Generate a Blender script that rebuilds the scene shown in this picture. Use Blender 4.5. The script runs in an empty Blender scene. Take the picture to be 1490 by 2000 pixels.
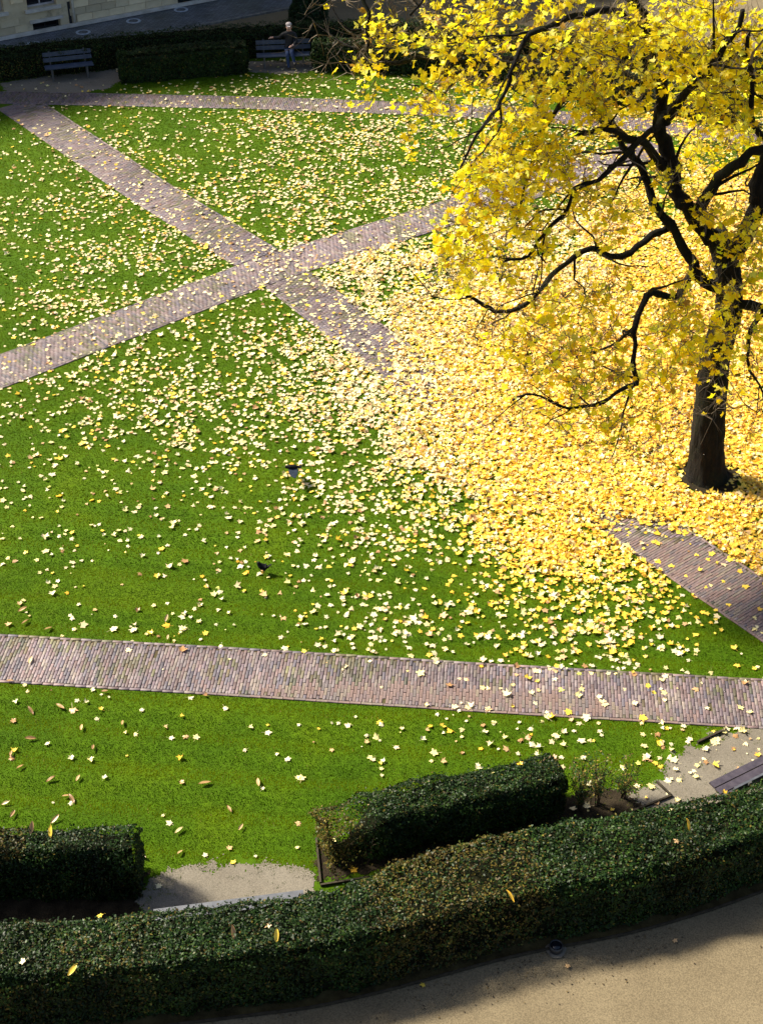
import bpy, math, random
import numpy as np
from mathutils import Vector, Matrix

random.seed(7); rng = np.random.default_rng(7)
scene = bpy.context.scene
COL = scene.collection

# ------------------------------------------------------------------ camera, world, sun, exposure
TH = math.radians(37.7); FPX = 2778.0; CH = 17.9          # pitch, focal length (photo px), height of the upper window
cam_d = bpy.data.cameras.new('camera'); cam = bpy.data.objects.new('camera', cam_d); COL.objects.link(cam)
cam.location = (0, 0, CH); cam.rotation_euler = (math.pi/2 - TH, 0, 0)
cam_d.sensor_fit = 'VERTICAL'; cam_d.sensor_height = 36.0; cam_d.lens = 50.0; cam_d.clip_end = 600; cam_d.clip_start = 0.5
scene.camera = cam
SUN_EL = math.radians(42.5); SUN_AZ = math.atan2(-0.895, 0.445)   # azimuth from +Y, clockwise
SUN = Vector((math.sin(SUN_AZ)*math.cos(SUN_EL), math.cos(SUN_AZ)*math.cos(SUN_EL), math.sin(SUN_EL)))
world = bpy.data.worlds.new('World'); scene.world = world; world.use_nodes = True
wn = world.node_tree; wn.nodes.clear()
sky = wn.nodes.new('ShaderNodeTexSky'); sky.sky_type = 'NISHITA'; sky.sun_disc = False
sky.sun_elevation = SUN_EL; sky.sun_rotation = SUN_AZ; sky.dust_density = 2.5
bg = wn.nodes.new('ShaderNodeBackground'); bg.inputs[1].default_value = 0.065
wo = wn.nodes.new('ShaderNodeOutputWorld')
wn.links.new(sky.outputs[0], bg.inputs[0]); wn.links.new(bg.outputs[0], wo.inputs[0])
sd = bpy.data.lights.new('sun', 'SUN'); sd.energy = 5.0; sd.angle = math.radians(8); sd.color = (1.0, 0.92, 0.75)
so = bpy.data.objects.new('sun', sd); COL.objects.link(so); so.location = (-20, 20, 30)
so.rotation_euler = (-SUN).to_track_quat('-Z', 'Y').to_euler()
vs = scene.view_settings; vs.view_transform = 'Standard'; vs.look = 'None'; vs.exposure = 1.40; vs.gamma = 1.0
scene.render.engine = 'CYCLES'
cy = scene.cycles; cy.max_bounces = 9; cy.diffuse_bounces = 7; cy.glossy_bounces = 2; cy.transmission_bounces = 3
cy.use_denoising = True; cy.sample_clamp_indirect = 6

# ------------------------------------------------------------------ placing helpers
SN, CS = math.sin(TH), math.cos(TH)
def G(px, py, z=0.0):
    """point of the plan (x, y) at height z, read off the photograph"""
    u = (px-745)/FPX; v = (py-1000)/FPX
    t = (CH-z)/(SN+v*CS)
    return (u*t, t*(CS-v*SN))
def P(px, py, yg):
    """point in space at plan distance yg"""
    u = (px-745)/FPX; v = (py-1000)/FPX
    t = yg/(CS-v*SN)
    return np.array([u*t, yg, CH - t*(SN+v*CS)])
def proj(p):
    p = np.asarray(p, float)
    d = p[..., 1]*CS + (CH-p[..., 2])*SN
    dn = (CH-p[..., 2])*CS - p[..., 1]*SN
    return 745+FPX*p[..., 0]/d, 1000+FPX*dn/d, d
def inframe(p, m=30):
    x, y, d = proj(p)
    return (x > -m) & (x < 1490+m) & (y > -m) & (y < 2000+m)

# ------------------------------------------------------------------ mesh helpers
class MB:
    def __init__(s): s.v = []; s.f = []
    def add(s, vs, fs):
        o = len(s.v); s.v += [tuple(v) for v in vs]; s.f += [tuple(i+o for i in f) for f in fs]; return s
    def box(s, c, size, rot=None, ch=0.0):
        x, y, z = [k/2 for k in size]
        if ch > 0:
            pts = []
            e = min(ch, x*.9, y*.9, z*.9)
            # top-chamfered box
            for (a, b, cc) in ((x, y, -z), (x, y, z-e), (x-e, y-e, z)):
                pts += [(-a, -b, cc), (a, -b, cc), (a, b, cc), (-a, b, cc)]
            fs = [(3, 2, 1, 0)]
            for k in (0, 4):
                for i in range(4):
                    j = (i+1) % 4; fs.append((k+i, k+j, k+4+j, k+4+i))
            fs.append((8, 9, 10, 11))
        else:
            pts = [(-x, -y, -z), (x, -y, -z), (x, y, -z), (-x, y, -z), (-x, -y, z), (x, -y, z), (x, y, z), (-x, y, z)]
            fs = [(3, 2, 1, 0), (4, 5, 6, 7), (0, 1, 5, 4), (1, 2, 6, 5), (2, 3, 7, 6), (3, 0, 4, 7)]
        if rot is not None: pts = [tuple(rot @ Vector(p)) for p in pts]
        return s.add([(p[0]+c[0], p[1]+c[1], p[2]+c[2]) for p in pts], fs)
    def tube(s, pts, rad, n=8, cap=True, wob=0.0):
        pts = [Vector(p) for p in pts]; m = len(pts)
        ref = None; rings = []
        for i in range(m):
            t = (pts[min(i+1, m-1)]-pts[max(i-1, 0)])
            t = t.normalized() if t.length > 1e-9 else Vector((0, 0, 1))
            if ref is None: ref = Vector((1, 0, 0)) if abs(t.x) < .8 else Vector((0, 1, 0))
            a = (ref - t*ref.dot(t)).normalized(); b = t.cross(a); ref = a
            r = rad[i] if hasattr(rad, '__len__') else rad
            ring = []
            for k in range(n):
                an = 2*math.pi*k/n
                rr = r*wob(an, i) if callable(wob) else r*(1+wob*math.sin(3*an+i*.9)+wob*.6*math.sin(5*an-i*1.7))
                ring.append(pts[i]+a*(math.cos(an)*rr)+b*(math.sin(an)*rr))
            rings.append(ring)
        vs = [v for ring in rings for v in ring]; fs = []
        for i in range(m-1):
            for k in range(n):
                k2 = (k+1) % n
                fs.append((i*n+k, i*n+k2, (i+1)*n+k2, (i+1)*n+k))
        if cap: fs += [tuple(reversed(range(n))), tuple(range((m-1)*n, m*n))]
        return s.add(vs, fs)
    def lathe(s, c, prof, n=20):
        vs = []; fs = []
        for (r, z) in prof:
            for k in range(n):
                a = 2*math.pi*k/n; vs.append((c[0]+r*math.cos(a), c[1]+r*math.sin(a), c[2]+z))
        for i in range(len(prof)-1):
            for k in range(n):
                k2 = (k+1) % n; fs.append((i*n+k, i*n+k2, (i+1)*n+k2, (i+1)*n+k))
        fs += [tuple(reversed(range(n))), tuple(range((len(prof)-1)*n, len(prof)*n))]
        return s.add(vs, fs)
    def mesh(s, name, mat, smooth=False):
        me = bpy.data.meshes.new(name); me.from_pydata(s.v, [], s.f); me.update()
        if mat: me.materials.append(mat)
        if smooth: me.polygons.foreach_set('use_smooth', [True]*len(me.polygons))
        return me
    def build(s, name, mat, parent=None, smooth=False):
        return link(name, s.mesh(name, mat, smooth), parent)

def link(name, me, parent=None):
    o = bpy.data.objects.new(name, me); COL.objects.link(o)
    if parent is not None: o.parent = parent
    return o
def empty(name, loc=(0, 0, 0), rz=0.0):
    o = bpy.data.objects.new(name, None); COL.objects.link(o); o.empty_display_size = .2
    o.location = loc; o.rotation_euler = (0, 0, rz); return o
def tag(o, label=None, cat=None, group=None, kind=None):
    if label: o['label'] = label
    if cat: o['category'] = cat
    if group: o['group'] = group
    if kind: o['kind'] = kind
    return o
def np_mesh(name, V, F, mat, col=None, smooth=False):
    """V (n,3), F (m,k) constant polygon size, col (n,3) per vertex"""
    me = bpy.data.meshes.new(name); n, (m, k) = len(V), F.shape
    me.vertices.add(n); me.vertices.foreach_set('co', np.ascontiguousarray(V, np.float32).ravel())
    me.loops.add(m*k); me.loops.foreach_set('vertex_index', np.ascontiguousarray(F, np.int32).ravel())
    me.polygons.add(m); me.polygons.foreach_set('loop_start', np.arange(0, m*k, k, dtype=np.int32))
    if smooth: me.polygons.foreach_set('use_smooth', np.ones(m, bool))
    if col is not None:
        a = me.attributes.new('Col', 'FLOAT_COLOR', 'POINT')
        c4 = np.ones((n, 4), np.float32); c4[:, :3] = col
        a.data.foreach_set('color', c4.ravel())
    me.update(calc_edges=True)
    if mat: me.materials.append(mat)
    return me

def vnoise(x, y, s, seed=0):
    """smooth 2-d value noise 0..1, vectorised"""
    x = np.asarray(x)/s+seed*17.3; y = np.asarray(y)/s+seed*9.1
    xi = np.floor(x).astype(np.int64); yi = np.floor(y).astype(np.int64); fx = x-xi; fy = y-yi
    fx = fx*fx*(3-2*fx); fy = fy*fy*(3-2*fy)
    def h(a, b):
        n = (a*374761393+b*668265263+seed*1274126177) & 0xffffffff
        n = ((n ^ (n >> 13))*1274126177) & 0xffffffff
        return ((n ^ (n >> 16)) & 0xffff)/65535.0
    return (h(xi, yi)*(1-fx)+h(xi+1, yi)*fx)*(1-fy)+(h(xi, yi+1)*(1-fx)+h(xi+1, yi+1)*fx)*fy

# ------------------------------------------------------------------ materials
def nodes(name):
    m = bpy.data.materials.new(name); m.use_nodes = True; nt = m.node_tree
    return m, nt, nt.nodes['Principled BSDF'], nt.nodes['Material Output']
def N(nt, t, **kw):
    n = nt.nodes.new(t)
    for k, v in kw.items(): setattr(n, k, v)
    return n
def ramp(nt, fac, stops):
    r = N(nt, 'ShaderNodeValToRGB'); nt.links.new(fac, r.inputs[0])
    while len(r.color_ramp.elements) < len(stops): r.color_ramp.elements.new(.5)
    for e, (p, c) in zip(r.color_ramp.elements, stops): e.position = p; e.color = (*c, 1)
    return r.outputs[0]
def noise(nt, scale, detail=4, rough=.6, vec=None):
    n = N(nt, 'ShaderNodeTexNoise'); n.inputs['Scale'].default_value = scale
    n.inputs['Detail'].default_value = detail; n.inputs['Roughness'].default_value = rough
    if vec is None:
        tc = N(nt, 'ShaderNodeTexCoord'); vec = tc.outputs['Object']
    nt.links.new(vec, n.inputs['Vector']); return n.outputs['Fac']
def mixc(nt, a, b, fac, mode='MIX'):
    m = N(nt, 'ShaderNodeMix', data_type='RGBA', blend_type=mode)
    for sock, val in ((m.inputs[0], fac), (m.inputs[6], a), (m.inputs[7], b)):
        if hasattr(val, 'links') or hasattr(val, 'is_linked'): nt.links.new(val, sock)
        elif isinstance(val, (int, float)): sock.default_value = val
        else: sock.default_value = (*val, 1)
    return m.outputs[2]
def bump(nt, bsdf, h, strength=.4, dist=.02):
    b = N(nt, 'ShaderNodeBump'); b.inputs['Strength'].default_value = strength; b.inputs['Distance'].default_value = dist
    nt.links.new(h, b.inputs['Height']); nt.links.new(b.outputs[0], bsdf.inputs['Normal'])
def simple(name, c1, c2, scale=6, rough=.7, bmp=.3, spec=.4, bscale=None, dist=.01):
    m, nt, b, o = nodes(name)
    f = noise(nt, scale)
    nt.links.new(ramp(nt, f, [(.35, c1), (.65, c2)]), b.inputs['Base Color'])
    b.inputs['Roughness'].default_value = rough; b.inputs['Specular IOR Level'].default_value = spec
    if bmp: bump(nt, b, noise(nt, bscale or scale*6, 5), bmp, dist)
    return m
def attr_mat(name, rough=.6, spec=.4, trans=0.0, var=.0, tint=None):
    """colour from the mesh's own per-piece colour, optional translucency for leaves"""
    m, nt, b, o = nodes(name)
    a = N(nt, 'ShaderNodeAttribute', attribute_name='Col'); c = a.outputs['Color']
    if var:
        f = noise(nt, 14, 3)
        c = mixc(nt, c, ramp(nt, f, [(.3, (1-var,)*3), (.7, (1+var,)*3)]), 1.0, 'MULTIPLY')
    nt.links.new(c, b.inputs['Base Color'])
    b.inputs['Roughness'].default_value = rough; b.inputs['Specular IOR Level'].default_value = spec
    if trans:
        t = N(nt, 'ShaderNodeBsdfTranslucent')
        tc = c if tint is None else mixc(nt, c, tint, 1.0, 'MULTIPLY')
        nt.links.new(tc, t.inputs[0])
        mx = N(nt, 'ShaderNodeMixShader'); mx.inputs[0].default_value = trans
        nt.links.new(b.outputs[0], mx.inputs[1]); nt.links.new(t.outputs[0], mx.inputs[2])
        nt.links.new(mx.outputs[0], o.inputs[0])
    return m

M = {}
# lawn soil and moss between the blades
m, nt, b, o = nodes('lawn_turf'); f = noise(nt, .55, 6, .65); f2 = noise(nt, 9, 4)
c = ramp(nt, f, [(.3, (.031, .072, .0004)), (.5, (.044, .091, .0006)), (.7, (.062, .106, .0006))])
c = mixc(nt, c, ramp(nt, f2, [(.3, (.7, .7, .7)), (.7, (1.2, 1.2, 1.2))]), 1.0, 'MULTIPLY')
nt.links.new(c, b.inputs['Base Color']); b.inputs['Roughness'].default_value = .9; b.inputs['Specular IOR Level'].default_value = .1
bump(nt, b, noise(nt, 60, 4), .6, .02); M['turf'] = m
M['grass'] = attr_mat('grass_blade', .9, .03, .4)
# sand and gravel
def gravel(name, a, bb, dark, s=1.0):
    m, nt, b, o = nodes(name); f = noise(nt, .7*s, 6, .6); g = noise(nt, 45*s, 3, .7); v = N(nt, 'ShaderNodeTexVoronoi'); v.inputs['Scale'].default_value = 38*s
    tc = N(nt, 'ShaderNodeTexCoord'); nt.links.new(tc.outputs['Object'], v.inputs['Vector'])
    c = ramp(nt, f, [(.3, a), (.7, bb)])
    c = mixc(nt, c, ramp(nt, g, [(.35, (.62, .62, .62)), (.65, (1.15, 1.15, 1.15))]), 1.0, 'MULTIPLY')
    sp = ramp(nt, v.outputs['Distance'], [(.06, (1, 1, 1)), (.12, (0, 0, 0))])
    gate = ramp(nt, noise(nt, 2.2*s, 3), [(.5, (0, 0, 0)), (.62, (1, 1, 1))])
    spot = mixc(nt, sp, gate, 1.0, 'MULTIPLY')
    c = mixc(nt, c, dark, spot)
    nt.links.new(c, b.inputs['Base Color']); b.inputs['Roughness'].default_value = .9; b.inputs['Specular IOR Level'].default_value = .2
    bump(nt, b, g, .5, .01); return m
M['sand'] = gravel('sand_path', (0.132, 0.1024, 0.0608), (0.18, 0.1424, 0.0864), (0.024, 0.0184, 0.0112))
M['gravel'] = gravel('bay_gravel', (0.132, 0.1136, 0.088), (0.18, 0.1584, 0.1264), (0.04, 0.032, 0.024), 1.4)
M['soil'] = simple('bed_soil', (0.014, 0.0101, 0.0062), (0.0312, 0.0234, 0.014), 5, .95, .8, .1, 40, .03)
M['moss'] = simple('mossy_dirt', (0.0312, 0.0234, 0.0094), (0.078, 0.0608, 0.0234), 3, .95, .6, .1, 40, .01)
# brick, joint bed
m = attr_mat('paving_brick', .6, .45, 0, .22); nt = m.node_tree; b = nt.nodes['Principled BSDF']; bump(nt, b, noise(nt, 70, 4), .35, .004); M['brick'] = m
m, nt, b, o = nodes('single_brick'); oi = N(nt, 'ShaderNodeObjectInfo'); f = noise(nt, 18, 4)
BR = [(.0, (0.1406, 0.0866, 0.0770)), (.3, (0.1665, 0.1095, 0.1006)), (.55, (0.1258, 0.0873, 0.0903)), (.8, (0.1791, 0.1384, 0.1073)), (1, (0.1006, 0.0807, 0.0881))]
c = ramp(nt, oi.outputs['Random'], BR)
c = mixc(nt, c, ramp(nt, f, [(.3, (.75, .78, .72)), (.7, (1.2, 1.2, 1.2))]), 1.0, 'MULTIPLY')
nt.links.new(c, b.inputs['Base Color']); b.inputs['Roughness'].default_value = .6; bump(nt, b, noise(nt, 70, 4), .35, .004); M['brick1'] = m
M['joint'] = simple('mossy_joint', (0.0663, 0.0484, 0.0312), (0.0663, 0.0624, 0.025), 2.5, .95, .5, .1, 50)
M['leaf_ground'] = attr_mat('fallen_leaf', .42, .5, .25)
M['leaf_crown'] = attr_mat('crown_leaf', .42, .35, .72, 0, (1.06, 1.10, .8))
M['hedge_leaf'] = attr_mat('hedge_leaf', .46, .15, .10)
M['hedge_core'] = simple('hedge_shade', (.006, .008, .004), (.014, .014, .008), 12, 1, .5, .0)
M['twig'] = simple('twig_bark', (.075, .055, .036), (.17, .13, .09), 9, .7, .2, .3)
M['stem'] = simple('hedge_stem', (.05, .035, .022), (.09, .065, .04), 9, .9, .3, .2)
m, nt, b, o = nodes('maple_bark'); tcx = N(nt, 'ShaderNodeTexCoord'); mp = N(nt, 'ShaderNodeMapping'); mp.inputs['Scale'].default_value = (9, 9, 2.2)
nt.links.new(tcx.outputs['Object'], mp.inputs[0]); f = noise(nt, 1.6, 8, .7, mp.outputs[0]); f2 = noise(nt, 1.1, 4)
c = ramp(nt, f, [(.3, (.003, .0022, .0015)), (.55, (.009, .0065, .0045)), (.75, (.024, .018, .011))])
c = mixc(nt, c, (.012, .016, .005), ramp(nt, f2, [(.5, (0, 0, 0)), (.68, (.75, .75, .75))]))
nt.links.new(c, b.inputs['Base Color']); b.inputs['Roughness'].default_value = .9; b.inputs['Specular IOR Level'].default_value = .2
bump(nt, b, f, 1.0, .08); M['bark'] = m
M['wood_blue'] = simple('bench_slat_blue', (.020, .031, .058), (.040, .057, .092), 7, .55, .2, .4)
M['wood_dark'] = simple('bench_slat_dark', (.03, .024, .034), (.055, .045, .058), 7, .45, .2, .5)
M['wood_grey'] = simple('bench_slat_grey', (.055, .058, .07), (.10, .104, .12), 7, .5, .2, .5)
M['concrete'] = simple('cast_leg', (.05, .05, .05), (.09, .09, .088), 8, .85, .3)
M['edge_wood'] = simple('edging_timber', (.022, .018, .012), (.05, .04, .026), 9, .85, .4, .2)
M['kerb'] = simple('kerb_stone', (.10, .095, .085), (.20, .19, .17), 5, .85, .4)
# far paving
m, nt, b, o = nodes('cobble_paving'); bt = N(nt, 'ShaderNodeTexBrick'); tcx = N(nt, 'ShaderNodeTexCoord')
nt.links.new(tcx.outputs['Object'], bt.inputs['Vector']); bt.inputs['Scale'].default_value = 1
bt.inputs['Brick Width'].default_value = .22; bt.inputs['Row Height'].default_value = .11; bt.inputs['Mortar Size'].default_value = .012
bt.inputs['Color1'].default_value = (.075, .08, .10, 1); bt.inputs['Color2'].default_value = (.15, .16, .19, 1); bt.inputs['Mortar'].default_value = (.03, .035, .025, 1)
c = mixc(nt, bt.outputs['Color'], ramp(nt, noise(nt, .8, 5), [(.3, (.6, .65, .55)), (.7, (1.2, 1.2, 1.25))]), 1.0, 'MULTIPLY')
nt.links.new(c, b.inputs['Base Color']); b.inputs['Roughness'].default_value = .55; bump(nt, b, bt.outputs['Fac'], -.6, .01); M['cobble'] = m
# old stone wall with dark run-off stains
def stone(name, a, bb):
    m, nt, b, o = nodes(name); f = noise(nt, 1.3, 7, .65); g = noise(nt, .9, 6, .7); oi = N(nt, 'ShaderNodeObjectInfo')
    c = ramp(nt, f, [(.3, a), (.7, bb)])
    c = mixc(nt, c, ramp(nt, oi.outputs['Random'], [(0, (.72, .70, .66)), (1, (1.15, 1.12, 1.05))]), 1.0, 'MULTIPLY')
    c = mixc(nt, c, (.045, .04, .032), ramp(nt, g, [(.57, (0, 0, 0)), (.70, (.8, .8, .8))]))
    nt.links.new(c, b.inputs['Base Color']); b.inputs['Roughness'].default_value = .9; bump(nt, b, noise(nt, 14, 5), .6, .02); return m
M['stone'] = stone('weathered_stone', (.56, .45, .28), (.76, .66, .47))
M['lintel'] = simple('pale_lintel', (.42, .38, .32), (.60, .56, .50), 3, .85, .4)
M['glass'] = simple('dark_glass', (.006, .006, .010), (.012, .012, .018), 2, .12, 0, .5)
M['frame'] = simple('window_frame', (.30, .28, .30), (.42, .40, .42), 5, .6, .2)
M['metal'] = simple('black_metal', (.012, .012, .013), (.025, .025, .027), 9, .4, .1, .5)
M['pipe_pale'] = simple('pale_pipe', (.34, .30, .23), (.48, .43, .34), 5, .6, .2)
M['disc'] = simple('pale_disc', (.26, .30, .36), (.40, .45, .52), 8, .35, .1)
M['roof'] = simple('slate_roof', (.05, .05, .06), (.09, .09, .10), 4, .7, .4)
M['jacket'] = simple('black_jacket', (.004, .004, .005), (.008, .008, .010), 9, .7, .3)
M['jeans'] = simple('blue_jeans', (.012, .026, .075), (.025, .048, .115), 12, .85, .3)
M['skin'] = simple('skin', (.52, .30, .22), (.60, .36, .27), 9, .5, .1)
M['cap'] = simple('pale_cap', (.34, .29, .28), (.42, .37, .36), 9, .8, .2)
M['shoe'] = simple('dark_shoe', (.015, .012, .010), (.03, .025, .02), 9, .5, .1)
M['hair'] = simple('dark_hair', (.03, .02, .012), (.06, .04, .025), 20, .6, .2)
M['plume'] = simple('black_plumage', (.004, .004, .005), (.008, .008, .010), 25, .75, .3, .12)
M['plume2'] = simple('slate_plumage', (.010, .018, .034), (.022, .034, .056), 25, .7, .3, .15)
M['beak'] = simple('orange_beak', (.55, .25, .03), (.65, .32, .05), 20, .4, 0)

# ------------------------------------------------------------------ plan of the garden
def fit_line(pts, yext):
    a = np.array(pts); k = np.polyfit(a[:, 0], a[:, 1], 1); return k
A_L = [G(*q) for q in [(25, 235), (230, 378), (440, 520), (525, 565), (640, 640), (760, 715), (1194, 1016), (1286, 1121), (1372, 1187), (1477, 1262)]]
A_R = [G(*q) for q in [(75, 205), (330, 355), (545, 485), (610, 535), (780, 690), (1263, 1009), (1490, 1121)]]
def polyline(pts):
    p = np.array(pts, float); seg = np.linalg.norm(np.diff(p, axis=0), axis=1); return p, np.concatenate([[0], np.cumsum(seg)])
def at(pl, s):
    p, c = pl; s = np.asarray(s, float)
    q = np.stack([np.interp(s, c, p[:, 0]), np.interp(s, c, p[:, 1])], -1)
    i = np.clip(np.searchsorted(c, s, 'right')-1, 0, len(c)-2)
    d = p[i+1]-p[i]; d = d/np.linalg.norm(d, axis=-1, keepdims=True)
    return q, d
def dist_pl(pl, x, y):
    p, c = pl; x = np.asarray(x, float); y = np.asarray(y, float)
    best = np.full(x.shape, 1e9); bs = np.zeros(x.shape); side = np.zeros(x.shape)
    for i in range(len(p)-1):
        d = p[i+1]-p[i]; L = np.linalg.norm(d); d = d/L
        t = np.clip((x-p[i, 0])*d[0]+(y-p[i, 1])*d[1], 0, L)
        dx = x-(p[i, 0]+d[0]*t); dy = y-(p[i, 1]+d[1]*t); r = np.hypot(dx, dy)
        k = r < best; best = np.where(k, r, best); bs = np.where(k, c[i]+t, bs); side = np.where(k, d[0]*dy-d[1]*dx, side)
    return best, bs, side
def resample(pts, n):
    pl = polyline(pts); s = np.linspace(0, pl[1][-1], n)
    # Catmull-Rom through control points
    p = pl[0]; out = []
    for k in s:
        i = min(np.searchsorted(pl[1], k, 'right')-1, len(p)-2); t = (k-pl[1][i])/(pl[1][i+1]-pl[1][i])
        p0, p1, p2, p3 = p[max(i-1, 0)], p[i], p[i+1], p[min(i+2, len(p)-1)]
        out.append(.5*((2*p1)+(-p0+p2)*t+(2*p0-5*p1+4*p2-p3)*t*t+(-p0+3*p1-3*p2+p3)*t**3))
    return np.array(out)

kC = -.0835
PATHS = {   # centreline, half width
    'B': (polyline([(-14.6, 24.0), (-9.0, 28.55), (-3.0, 33.6), (1.9, 37.0), (8.6, 41.6)]), .70),
    'A': (polyline([(-11.9, 45.0), (-6.95, 38.65), (-2.9, 33.75), (.3, 29.1), (5.05, 22.9), (8.8, 18.1)]), .72),
    'C': (polyline([(-13.0, 19.35), (-6.92, 18.82), (-2.25, 18.43), (2.3, 18.02), (6.7, 17.66), (12.0, 17.2)]), .62),
    'D': (polyline([(-13.0, 45.55), (-10.0, 45.4), (-4.1, 45.07), (.92, 44.6), (4.2, 44.2), (8.6, 43.2), (13, 41.5)]), .52),
}
def on_path(x, y, m=0.0):
    r = np.zeros(np.shape(x), bool)
    for pl, w in PATHS.values(): r |= dist_pl(pl, x, y)[0] < w+m
    return r

near_front = resample([(-14, 12.0), (-10, 11.45), (-5.3, 11.32), (-1.78, 11.70), (-.33, 11.98), (1.93, 12.66), (3.88, 13.12), (5.87, 13.85), (8.5, 15.1), (11.5, 17.0), (14, 19)], 80)
def offset(pts, d):
    t = np.gradient(pts, axis=0); t /= np.linalg.norm(t, axis=1, keepdims=True)
    return pts+np.stack([-t[:, 1], t[:, 0]], 1)*d
near_mid = offset(near_front, .54)
far_mid = resample([(-13.0, 47.28), (-9.6, 48.42), (-4.7, 49.5), (-1.9, 49.95), (2, 49.9), (6, 49.2), (10, 48), (14, 46), (18, 43)], 80)
def near_y(x): return np.interp(x, near_mid[:, 0], near_mid[:, 1])
def far_y(x): return np.interp(x, far_mid[:, 0], far_mid[:, 1])

# gravel bays (centre, radii, rotation)
BAYS = [  # polygon in plan
    [G(*q) for q in [(262, 1772), (288, 1742), (325, 1712), (370, 1697), (440, 1690), (520, 1686), (580, 1694), (612, 1716), (640, 1760), (640, 1830), (250, 1850)]],
    [G(*q) for q in [(1215, 1575), (1262, 1530), (1300, 1496), (1345, 1462), (1392, 1436), (1432, 1423), (1520, 1425), (1620, 1440), (1620, 1640), (1250, 1700)]],
    [G(*q) for q in [(20, 180), (60, 188), (110, 189), (160, 187), (215, 170), (245, 150), (230, 135), (60, 150), (0, 165)]],
    [G(*q) for q in [(488, 140), (520, 145), (570, 143), (612, 138), (615, 120), (480, 120)]],
]
BED = [G(*q) for q in [(622, 1655), (626, 1724), (860, 1690), (1090, 1640), (1262, 1578), (1235, 1535), (1080, 1555), (820, 1620)]]
def in_poly(x, y, poly):
    x = np.asarray(x, float); y = np.asarray(y, float); r = np.zeros(x.shape, bool); n = len(poly)
    for i in range(n):
        x1, y1 = poly[i]; x2, y2 = poly[(i+1) % n]
        if y1 == y2: continue
        k = ((y1 > y) != (y2 > y)) & (x < (x2-x1)*(y-y1)/(y2-y1)+x1); r ^= k
    return r
def in_bay(x, y, jit=.0):
    r = np.zeros(np.shape(x), bool)
    xx = np.asarray(x); yy = np.asarray(y)
    if jit: xx = xx+jit*(vnoise(x, y, .35, 3)-.5)*2+jit*.6*(vnoise(x, y, .12, 5)-.5)*2; yy = yy+jit*(vnoise(x, y, .35, 4)-.5)*2+jit*.6*(vnoise(x, y, .12, 6)-.5)*2
    for p in BAYS: r |= in_poly(xx, yy, p)
    return r

# ------------------------------------------------------------------ ground sheets
def sheet(name, poly, z, mat, kind='structure', sub=0):
    b = MB(); b.add([(x, y, z) for x, y in poly], [tuple(range(len(poly)))])
    return tag(b.build(name, mat), kind=kind)
sheet('ground', [(-150, -60), (150, -60), (150, 250), (-150, 250)], -.03, M['sand'])
lawn_poly = [tuple(p) for p in near_mid] + [(19, 30), (20, 38)] + [tuple(p) for p in far_mid[::-1]] + [(-17, 44), (-20, 36), (-20, 22), (-16, 14)]
sheet('lawn', lawn_poly, 0.0, M['turf'])
def ragged(poly, amp, n=260):
    pl = polyline(list(poly)+[poly[0]]); q, d = at(pl, np.linspace(0, pl[1][-1], n, endpoint=False)); nn = np.stack([-d[:, 1], d[:, 0]], 1)
    k = amp*((vnoise(q[:, 0], q[:, 1], .4, 16)-.5)*1.6+(vnoise(q[:, 0], q[:, 1], .13, 17)-.5)*1.2+(vnoise(q[:, 0], q[:, 1], .045, 18)-.5)*.6)
    return [tuple(p) for p in q+nn*k[:, None]]
def speckled(name, poly, z, mat, amp, cell=.022):
    """sheet whose rim breaks up into small patches, as gravel does into turf"""
    p = np.array(poly); x0, y0 = p.min(0)-amp; x1, y1 = p.max(0)+amp
    gx, gy = np.meshgrid(np.arange(x0, x1, cell), np.arange(y0, y1, cell)); gx, gy = gx.ravel(), gy.ravel()
    nx = amp*((vnoise(gx, gy, .45, 16)-.5)*1.5+(vnoise(gx, gy, .14, 17)-.5)*1.1+rng.normal(0, .16, len(gx))); ny = amp*((vnoise(gx, gy, .45, 19)-.5)*1.5+(vnoise(gx, gy, .14, 20)-.5)*1.1+rng.normal(0, .16, len(gx)))
    k = in_poly(gx+nx, gy+ny, poly); gx, gy = gx[k], gy[k]; n = len(gx); zz = np.full(n, z)
    Vv = np.stack([np.stack([gx, gy, zz], 1), np.stack([gx+cell, gy, zz], 1), np.stack([gx+cell, gy+cell, zz], 1), np.stack([gx, gy+cell, zz], 1)], 1).reshape(-1, 3)
    return tag(link(name, np_mesh(name, Vv, np.arange(4*n).reshape(-1, 4), mat)), kind='structure')
for i, p in enumerate(BAYS): speckled('gravel_bay', p, .006, M['gravel'], .22 if i < 2 else .14, .022 if i < 2 else .05)
speckled('planting_bed', BED, .008, M['soil'], .18)
speckled('planting_bed', [(-9, 12.2), (G(262, 1700)[0]+.02, 12.3), (G(258, 1668, 1.1)[0]+.03, G(200, 1612, 1.1)[1]-.1), (-9, G(200, 1612, 1.1)[1]-.25)], .008, M['soil'], .1, .04)
# dirt strip under the near hedge, towards the sand path
strip = [tuple(p) for p in offset(near_front, -.16)] + [tuple(p) for p in offset(near_front, 1.0)[::-1]]
def ribbon(name, a, bpts, z, mat, kind='structure', thick=0):
    V = []; F = []
    for p, q in zip(a, bpts): V += [(p[0], p[1], z), (q[0], q[1], z)]
    for i in range(len(a)-1): F.append((2*i, 2*i+2, 2*i+3, 2*i+1))
    b = MB(); b.add(V, F); return tag(b.build(name, mat), kind=kind)
ribbon('soil_strip', offset(near_front, -.14), offset(near_front, .5), -.012, M['moss'])

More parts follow.
